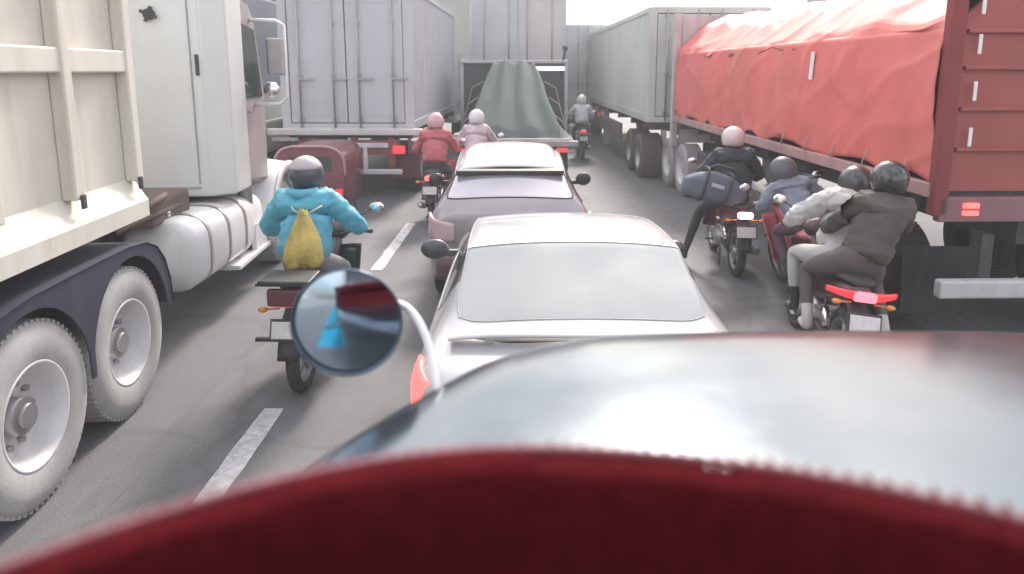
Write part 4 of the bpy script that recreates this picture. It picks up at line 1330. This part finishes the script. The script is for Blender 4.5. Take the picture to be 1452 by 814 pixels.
def rider(label, loc, rz, pose=None, lean=0., jacket=None, trousers=None, shoes=None, helmet=None, cap2=None, hood=False, bulk=1.0, group=None, visor=True, scale=1.0, face_dir=0., hands=True, gloves=None):
    """pose overrides joints; local frame is that of the motorcycle (rear axle at the origin)"""
    t = thing('person', label, 'person', loc, group=group, rot=(0, R(lean), rz))
    J = dict(pelvis=(0, .30, .93), waist=(0, .34, 1.06), chest=(0, .44, 1.26), upper=(0, .49, 1.37), neck=(0, .52, 1.45), head=(0, .55, 1.56))
    for sx, n in ((-1, 'l'), (1, 'r')):
        J['sh' + n] = (sx * .175, .48, 1.375); J['el' + n] = (sx * .33, .60, 1.14); J['wr' + n] = (sx * .325, .80, 1.065)
        J['hp' + n] = (sx * .10, .32, .90); J['kn' + n] = (sx * .20, .72, .76); J['an' + n] = (sx * .20, .50, .38); J['to' + n] = (sx * .205, .68, .32)
        J['grip' + n] = (sx * .315, .893, 1.037)
    if pose: J.update(pose)
    J = {k_: Vector(v) for k_, v in J.items()}
    # body: pelvis rooted skeleton
    V = []; idx = {}
    def add(n, r, co=None):
        idx[n] = len(V); V.append((J[n] if co is None else co, r)); return idx[n]
    E = []
    add('pelvis', .135); add('waist', .125); add('chest', .15); add('upper', .12); add('neck', .06)
    E += [(0, 1), (1, 2), (2, 3), (3, 4)]
    add('headb', .075, J['head'] - Vector((0, .0, .06))); E.append((idx['neck'], idx['headb']))
    for n in 'lr':
        a = add('sh' + n, .072); m1 = add('ua' + n, .056, J['sh' + n].lerp(J['el' + n], .5)); c = add('el' + n, .045); m2 = add('fa' + n, .042, J['el' + n].lerp(J['wr' + n], .45)); d = add('wr' + n, .028)
        E += [(idx['upper'], a), (a, m1), (m1, c), (c, m2), (m2, d)]
        a = add('hp' + n, .105); m1 = add('th' + n, .095, J['hp' + n].lerp(J['kn' + n], .45)); c = add('kn' + n, .066); m2 = add('ca' + n, .062, J['kn' + n].lerp(J['an' + n], .35)); d = add('an' + n, .042)
        e = add('he' + n, .045, J['an' + n] + Vector((0, -.02, -.05))); f = add('to' + n, .036)
        E += [(0, a), (a, m1), (m1, c), (c, m2), (m2, d), (d, e), (e, f)]
    me = skin_mesh(V, E)
    b = MB()
    add_mesh(b.bm, me, 0)
    # region colours: shoes below the ankle, skin on neck and forearm ends, trousers elsewhere
    for f in b.bm.faces:
        c = f.calc_center_median()
        best = min(((c - V[i][0]).length - (V[i][1] if not isinstance(V[i][1], tuple) else V[i][1][0]), n) for n, i in idx.items())[1]
        if best[:2] in ('wa', 'ch', 'up', 'sh', 'ua', 'el', 'fa'): f.material_index = 6
        if best[:2] in ('to', 'he', 'an'): f.material_index = 2
        elif best[:2] in ('hp', 'th', 'kn', 'ca', 'pe'): f.material_index = 1
    # head with a face, inside the helmet
    hd = J['head']; q = Euler((0, 0, face_dir)).to_matrix()
    def H(v): return hd + q @ Vector(v)
    b.ball(H((0, 0, 0)), (.075, .092, .105), 0, 20)
    b.ball(H((0, .045, -.055)), (.052, .045, .05), 0, 14)
    b.ring_loft([[H((.012 * math.cos(a) * s_, y_, z_ + .012 * math.sin(a) * s_)) for a in [2 * PI * k_ / 8 for k_ in range(8)]] for y_, z_, s_ in ((.08, .02, .5), (.098, -.005, .8), (.108, -.02, 1.1), (.09, -.032, .8))], mi=0)
    for sx in (-1, 1):
        b.ball(H((sx * .030, .083, .012)), (.013, .009, .008), 3, 10); b.ball(H((sx * .030, .090, .012)), (.005, .004, .005), 2, 8)
        b.ball(H((sx * .076, 0, -.01)), (.012, .02, .03), 0, 10)
    b.box(H((0, .092, -.052)), (.04, .006, .008), bev=.002, mi=4)
    if hands:
        for sx, n in ((-1, 'l'), (1, 'r')):
            if J['grip' + n].length > .01: hand(b, J['wr' + n], J['grip' + n], sx, 5)
    body = b.build('body', [M_SKIN, trousers or mat('dark denim', (.05, .055, .075), .85), shoes or M_SHOEB, mat('eye white', (.7, .68, .66), .3), mat('lip', (.25, .1, .09), .6), gloves or M_SKIN, jacket], t)
    # jacket as its own garment
    JV = []; JE = []; jd = {}
    def ja(n, r, co): jd[n] = len(JV); JV.append((Vector(co), r)); return jd[n]
    k_ = bulk
    ja('hem', (.205 * k_, .165 * k_), J['pelvis'] + Vector((0, -.02, -.02))); ja('waist', (.185 * k_, .155 * k_), J['waist']); ja('chest', (.20 * k_, .165 * k_), J['chest']); ja('upper', (.165 * k_, .13 * k_), J['upper']); ja('col', .078 * k_, J['neck'] + Vector((0, -.005, -.005)))
    JE += [(0, 1), (1, 2), (2, 3), (3, 4)]
    if hood:
        pass
    for n in 'lr':
        a = ja('sh' + n, .088 * k_, J['sh' + n]); m1 = ja('ua' + n, .080 * k_, J['sh' + n].lerp(J['el' + n], .5)); c = ja('el' + n, .068 * k_, J['el' + n]); m2 = ja('fa' + n, .062 * k_, J['el' + n].lerp(J['wr' + n], .5)); d = ja('wr' + n, .046 * k_, J['el' + n].lerp(J['wr' + n], .93))
        JE += [(jd['upper'], a), (a, m1), (m1, c), (c, m2), (m2, d)]
    me = skin_mesh(JV, JE, 3)
    b = MB(); add_mesh(b.bm, me, 0)
    sd = sum(ord(c) for c in label) % 50
    for v in b.bm.verts:
        c = v.co
        nrm = v.normal if v.normal.length else Vector((0, 0, 1))
        q1 = fbm(c.x * 6 + sd, c.y * 6, c.z * 5, 2); q2 = fbm(c.x * 6, c.y * 6 + sd, c.z * 9, 2)
        fold = .010 * q1 + .015 * (max(0, 1 - abs(q2) * 3) ** 2 - .25) + .005 * math.sin(c.z * 42 + 9 * q1)
        v.co = c + nrm * fold * k_
    if hood:
        hp = J['neck'] + Vector((0, -.07, .0))
        b.lathe([(.06, .03), (.10, .035), (.125, .0), (.11, -.04), (.06, -.05)], 'z', hp, 20)
    jk = b.build('jacket', jacket, t)
    if helmet:
        b = MB()
        def shell(u, v):
            a = 2 * PI * u; e = R(-38) + (R(90) - R(-38)) * v
            # open the front
            fr = max(0, math.sin(a))
            lo = R(-38) + (R(28) if fr > .35 else 0) + (R(14) if fr > .35 else 0) * 1
            e = lo + (R(90) - lo) * v
            return H((.133 * math.cos(e) * math.cos(a), .150 * math.cos(e) * math.sin(a) - .005, .142 * math.sin(e) + .02))
        b.grid(shell, 40, 16)
        hl = b.build('helmet', helmet, t, solid=.014)
        if cap2:
            b = MB()
            b.grid(lambda u, v: H((.137 * math.cos(R(20 + 70 * v)) * math.cos(2 * PI * u), .155 * math.cos(R(20 + 70 * v)) * math.sin(2 * PI * u) - .005, .147 * math.sin(R(20 + 70 * v)) + .02)), 32, 10)
            b.build('helmet_top', cap2, hl, solid=.006)
        if visor:
            b = MB()
            b.grid(lambda u, v: H((.138 * math.cos(R(-26 + 46 * v)) * math.cos(R(25 + 130 * u)), .157 * math.cos(R(-26 + 46 * v)) * math.sin(R(25 + 130 * u)) - .003, .147 * math.sin(R(-26 + 46 * v)) + .02)), 20, 8)
            b.build('visor', mat('smoked visor', (.03, .03, .035), .08, coat=.8), hl)
    return t, J

# 1 — rider in blue on the lane line
RZ = R(1)
L1 = (-1.68, 5.07, 0)
motorcycle('motorcycle', 'dark motorcycle with rear rack and pale plate, beside the dump truck', 'motorcycle', L1, RZ, rack=True, tailm=M_LAMP_R, muf=1, lean=1)
M_BLUE = mat('sky blue raincoat', (.10, .42, .55), .5, var=.10, scale=7, bump=.15, bscale=18)
t1, J1 = rider('person in a sky blue raincoat riding between dump truck and white sedan', L1, RZ, lean=-2,
      jacket=M_BLUE, helmet=mat('dark navy helmet', (.045, .055, .075), .4, coat=.5), cap2=mat('grey helmet crown', (.42, .38, .40), .4, coat=.5), hood=True, bulk=1.14,
      trousers=mat('grey trousers', (.25, .24, .26), .8),
      pose=dict(ell=(-.38, .58, 1.15), elr=(.38, .58, 1.13)))
def drawbag():
    c = Vector((L1[0], L1[1], 0))
    t = thing('drawstring_bag', 'yellow drawstring bag lying on the back of the blue raincoat', 'bag', (L1[0] + .01, L1[1] + .165, 1.12), RZ, rot=(R(14), R(-2), RZ))
    t.rotation_euler = (R(-14), R(-2), RZ)
    b = MB()
    rings = []
    for z, w, d in ((-.20, .06, .015), (-.19, .13, .03), (-.13, .155, .05), (-.04, .14, .055), (.05, .11, .05), (.14, .07, .04), (.20, .04, .03), (.23, .03, .02)):
        rings.append([Vector((w * math.cos(a) * (1 + .06 * math.sin(5 * a + z * 20)), d * math.sin(a) * (1 + .25 * fbm(math.cos(a) * w * 22, z * 14, 3, 2)) - .02, z + .015 * math.sin(3 * a))) for a in [2 * PI * k_ / 28 for k_ in range(28)]])
    b.ring_loft(rings); b.build('sack', mat('faded yellow nylon', (.62, .47, .13), .6, var=.3, scale=7, bump=.3, bscale=25), t)
    b = MB()
    for sx in (-1, 1): b.tube([(sx * .02, 0, .2), (sx * .09, .02, .24), (sx * .12, .08, .27)], .007, 6)
    b.build('cord', mat('white cord', (.6, .58, .5), .8), t)
drawbag()

# 2 — right side: rider in black with a big grey bag
L2 = (2.52, 8.1, 0); Z2 = R(-3)
motorcycle('motorcycle', 'motorcycle with a bright glowing tail lamp beneath the big slate bag', 'motorcycle', L2, Z2, lean=1, tailm=M_LAMP_HOT, body=mat('dark red motorcycle paint', (.16, .025, .035), .35, coat=.5), muf=1)
rider('person in black with pale pink helmet, one foot reaching the road', L2, Z2, lean=1, jacket=mat('black jacket cloth', (.035, .036, .045), .8, var=.2, scale=6),
      helmet=mat('pale pink helmet', (.68, .55, .54), .35, coat=.5), bulk=1.12, trousers=mat('black trousers', (.03, .03, .036), .85),
      pose=dict(knl=(-.34, .62, .64), anl=(-.52, .50, .13), tol=(-.55, .66, .06), ell=(-.36, .60, 1.12), elr=(.38, .60, 1.12)))
def big_bag():
    t = thing('duffel_bag', 'bulging slate grey bag slung behind the person with the pale pink helmet', 'bag', (L2[0] - .30, L2[1] - .02, 1.03), rot=(0, R(16), Z2))
    b = MB()
    rings = []
    N = 30
    for k_ in range(15):
        f = k_ / 14; x = -.38 + .74 * f
        s_ = math.sin(PI * min(1, max(0, .04 + .92 * f))) ** .42
        ring = []
        for j in range(N):
            a = 2 * PI * j / N
            n_ = 1 + .08 * fbm(x * 5, math.cos(a) * 2, math.sin(a) * 2)
            ring.append(Vector((x, .16 * s_ * n_ * math.copysign(abs(math.cos(a)) ** .6, math.cos(a)) - .02, .175 * s_ * n_ * math.copysign(abs(math.sin(a)) ** .6, math.sin(a)) + .05 * math.sin(f * PI) - .03 * (1 - f))))
        rings.append(ring)
    b.ring_loft(rings); b.build('sack', mat('slate grey canvas', (.13, .15, .19), .8, var=.2, scale=5, bump=.3, bscale=20), t)
    b = MB(); b.tube([(-.2, -.05, .2), (-.05, .0, .29), (.14, .0, .29), (.25, 0, .2)], .018, 8); b.build('strap', mat('dark strap', (.05, .05, .06), .8), t)
    for bx in (-.16, .12):
        b = MB(); b.tube([(bx, -.02 + .172 * math.copysign(abs(math.cos(a)) ** .6, math.cos(a)), .04 + .195 * math.copysign(abs(math.sin(a)) ** .6, math.sin(a))) for a in [2 * PI * q / 28 for q in range(29)]], .014, 6); b.build('webbing_band', mat('dark strap', (.05, .05, .06), .8), t)
    b = MB(); b.box((-.02, -.185, .07), (.15, .012, .045), rot=(R(-14), 0, 0), bev=.004); b.build('emblem_patch', mat('grey patch', (.42, .42, .44), .6), t)
big_bag()

# 3 — middle bike, pink faded bodywork
L3 = (3.05, 6.62, .0); Z3 = R(2)
motorcycle('motorcycle', 'pink and red motorcycle with a small white lamp low at its rear', 'motorcycle', L3, Z3, lean=-10, tailm=M_LAMP_R, body=mat('faded pink fairing', (.62, .16, .19), .4, var=.15, coat=.5), muf=-1,
           seatm=mat('pink seat cover', (.60, .22, .26), .6))
rider('person in a slate blue jacket on the pink and red motorcycle', L3, Z3, lean=-10, jacket=mat('slate blue cloth', (.20, .22, .28), .8, var=.15, scale=6), helmet=mat('dull slate helmet', (.11, .11, .13), .5),
      trousers=mat('plum trousers', (.12, .07, .10), .85), bulk=.98,
      pose=dict(pelvis=(0, .42, .90), waist=(0, .50, 1.0), chest=(0, .66, 1.13), upper=(0, .74, 1.20), neck=(0, .80, 1.26), head=(0, .87, 1.35), shl=(-.17, .73, 1.2), shr=(.17, .73, 1.2), ell=(-.33, .72, 1.05), elr=(.33, .72, 1.05),
                hpl=(-.10, .42, .88), hpr=(.10, .42, .88)))
b = None
def low_lamp():
    # headlamp-like round reversing lamp carried low on the rear of the middle bike
    t = [o for o in bpy.data.objects if o.type == 'EMPTY' and o.get('label', '').startswith('pink and red')][0]
    b = MB(); b.disc((-.30, -.1, .40), .085, .12, 'y', 20); hs = b.build('lamp_housing', M_BLACK, t)
    b = MB(); b.ball((-.30, -.165, .40), (.045, .02, .045)); b.build('lamp', mat('lit white lamp', (.9, .9, .9), .3, emis=(1, 1, 1), es=2.5), hs)
    b = MB(); b.tube([(-.1, .1, .42), (-.30, -.04, .40)], .014, 6); b.build('lamp_arm', M_BLACK, t)
low_lamp()

# 4 — nearest right bike with two people
L4 = (2.44, 5.20, 0); Z4 = R(-7)
motorcycle('motorcycle', 'dark motorcycle with a wide red tail lamp carrying two people', 'motorcycle', L4, Z4, lean=6, tailm=mat('wide lit lamp', (.7, .06, .08), .3, emis=(1, .16, .2), es=1.2), muf=1,
           body=mat('black maroon paint', (.06, .02, .025), .35, coat=.5))
def wide_lamp():
    t = [o for o in bpy.data.objects if o.type == 'EMPTY' and o.get('label', '').startswith('dark motorcycle with a wide')][0]
    for sx in (-1, 1):
        b = MB()
        b.grid(lambda u, v, sx=sx: Vector((sx * (.06 + .19 * u), -.27 + .09 * u * u, .745 + .07 * v * (1 - .5 * u) + .03 * u)), 8, 4)
        b.build('side_lens', M_LAMP_R, t, solid=.02)
    b = MB(); b.box((.26, .02, .42), (.14, .36, .14), rot=(R(14), 0, 0), bev=.05); b.build('silencer_guard', mat('pale silencer guard', (.62, .58, .56), .4), t)
wide_lamp()
rider('person riding pillion in a dark olive jacket and glossy black helmet', L4, Z4, lean=6,
      jacket=mat('dark olive cloth', (.085, .075, .065), .8, var=.15, scale=6), helmet=mat('black glossy helmet', (.03, .028, .03), .2, coat=.8), bulk=1.02,
      trousers=mat('brown grey trousers', (.12, .10, .10), .85), shoes=mat('off white shoe', (.62, .58, .54), .6), hands=False, face_dir=-.5,
      pose=dict(pelvis=(.04, .04, .98), waist=(.08, .06, 1.10), chest=(.14, .14, 1.30), upper=(.17, .19, 1.40), neck=(.19, .22, 1.48), head=(.21, .26, 1.58), shl=(0.0, .19, 1.40), shr=(.34, .19, 1.40),
                ell=(-.1, .36, 1.18), elr=(.42, .34, 1.2), wrl=(-.12, .55, 1.08), wrr=(.26, .54, 1.08), gripl=(0, 0, 0), gripr=(0, 0, 0), hpl=(-.08, .06, .95), hpr=(.14, .06, .95), knl=(-.24, .42, .78), knr=(.30, .40, .74), anl=(-.22, .2, .40), anr=(.34, .10, .42), tol=(-.22, .37, .35), tor=(.36, .24, .35)))
rider('person in a pale grey shirt steering the nearest motorcycle', L4, Z4, lean=6,
      jacket=mat('pale grey shirt', (.50, .48, .46), .8, var=.1, scale=6), helmet=mat('black helmet', (.04, .036, .036), .3, coat=.5), bulk=1.12,
      trousers=mat('off white trousers', (.50, .49, .47), .85),
      pose=dict(pelvis=(.02, .50, .92), waist=(.05, .54, 1.05), chest=(.08, .62, 1.22), upper=(.09, .68, 1.32), neck=(.12, .73, 1.38), head=(.15, .79, 1.46), shl=(-.09, .66, 1.33), shr=(.26, .66, 1.32),
                ell=(-.36, .62, 1.14), elr=(.36, .70, 1.14), knl=(-.27, .72, .84), anl=(-.22, .62, .42), tol=(-.23, .78, .34)))

# 5 — two riders squeezed between the hatchback and the lilac truck
L5 = (-1.42, 10.9, 0)
motorcycle('motorcycle', 'red motorcycle squeezed left of the hatchback front', 'motorcycle', L5, R(0), body=mat('red motorcycle paint', (.5, .05, .06), .3, coat=.6), tailm=M_LAMP_ON, muf=-1)
rider('person in a red jacket and pink helmet just left of the hatchback', L5, 0, jacket=mat('faded red cloth', (.52, .13, .14), .75, var=.2, scale=8), helmet=mat('dusty pink helmet', (.60, .36, .37), .4, coat=.4), bulk=1.1)
L6 = (-.98, 12.75, 0)
motorcycle('motorcycle', 'far silver motorcycle at the left rear corner of the flatbed truck', 'motorcycle', (-.84, 11.9, 0), R(-2), body=mat('silver motorcycle paint', (.5, .48, .5), .35, coat=.5), tailm=M_LAMP_R)
rider('person in a pale pink jacket and white helmet beside the green tarpaulin load', (-.84, 11.9, 0), R(-2), jacket=mat('pale pink cloth', (.60, .48, .51), .75, var=.2, scale=8), helmet=mat('white helmet', (.72, .70, .71), .35, coat=.5), bulk=1.1)
# 6 — far rider on the right lane
motorcycle('motorcycle', 'distant white motorcycle in front of the far white truck', 'motorcycle', (1.62, 19.2, 0), 0, body=mat('white motorcycle paint', (.7, .69, .7), .3, coat=.5), tailm=M_LAMP_R)
rider('distant person in a white jacket in front of the far white truck', (1.62, 19.2, 0), 0, jacket=mat('white cloth', (.66, .64, .66), .75, var=.1), helmet=mat('white helmet', (.72, .70, .71), .35, coat=.5), bulk=1.05)

# ---------------------------------------------------------------- maroon sidecar tricycle ahead of the rider in blue
def tricycle():
    t = thing('sidecar_tricycle', 'small maroon sidecar tricycle ahead of the rider in blue', 'tricycle', (-3.42, 11.2, -.08), R(0))
    M_MA = mat('maroon sidecar paint', (.22, .06, .075), .4, coat=.4, dirt=.3)
    b = MB()
    sec = []
    for k_ in range(21):
        a = PI * k_ / 20
        sec.append((-.56 * math.copysign(abs(math.cos(a)) ** .5, math.cos(a)), .82 + .46 * math.sin(a) ** .6))
    ring = [(-.56, .28)] + sec + [(.56, .28)]
    b.ring_loft([[Vector((x * (1 - .05 * (1 - f)), y, z)) for x, z in ring] for y, f in ((0, 0), (.04, 1), (1.0, 1), (1.3, .8))], closed=True, cap=True)
    bd = b.build('cabin', M_MA, t)
    b = MB(); b.prism([(-.36, .88), (.36, .88), (.33, 1.12), (-.33, 1.12)], 'y', -.012, .0); b.build('rear_window', M_GLASS, bd)
    b = MB(); b.tube([(x * 1.01, -.01, z * 1.005) for x, z in sec], .022, 8); b.build('roof_trim', mat('dusty rose trim', (.50, .30, .31), .5), bd)
    b = MB(); b.box((0, -.05, .32), (1.16, .06, .08), bev=.02); b.build('bumper', M_STEEL, t)
    for sx in (-1, 1):
        b = MB(); b.box((sx * .46, -.02, .55), (.12, .03, .1), bev=.01); b.build('taillight', M_LAMP_R, t)
        b = MB(); b.lathe([(.15, -.04), (.24, -.045), (.26, 0), (.24, .045), (.15, .04)], 'x', (sx * .5, .45, .26), 28); wh = b.build('wheel', M_TYRE, t)
        b = MB(); b.disc((sx * .5, .45, .26), .15, .06, 'x'); b.build('rim', M_STEEL, wh)
tricycle()
motorcycle('motorcycle', 'maroon motorcycle coupled beside the small sidecar', 'motorcycle', (-2.86, 11.3, 0), 0, body=mat('maroon paint', (.2, .05, .06), .35, coat=.5), tailm=M_LAMP_R) if 0 else None

# ---------------------------------------------------------------- city haze
HAZE = 0.0065
b = MB()
b.box((0, 60, 8.5), (90, 220, 21))
hz = b.build('haze', bpy.data.materials.new('haze air'))
hz['kind'] = 'stuff'
hm = hz.data.materials[0]; hm.use_nodes = True
tn = hm.node_tree; tn.nodes.clear()
om = tn.nodes.new('ShaderNodeOutputMaterial'); pv = tn.nodes.new('ShaderNodeVolumePrincipled')
pv.inputs['Density'].default_value = HAZE
pv.inputs['Color'].default_value = (.9, .9, .92, 1)
tn.links.new(pv.outputs[0], om.inputs['Volume'])
if HAZE == 0: bpy.data.objects.remove(hz)

for o in bpy.data.objects:
    c = o.get('category')
    if c == 'motorcycle': o['group'] = 'motorcycles filtering through the traffic'
    elif c == 'person': o['group'] = 'people riding motorcycles'
    elif c == 'container truck': o['group'] = 'container trucks in the traffic'
    elif c == 'box truck': o['group'] = 'box trucks in the traffic'
    elif c == 'tree': o['group'] = 'roadside trees'
    elif c == 'building': o['group'] = 'roadside buildings'
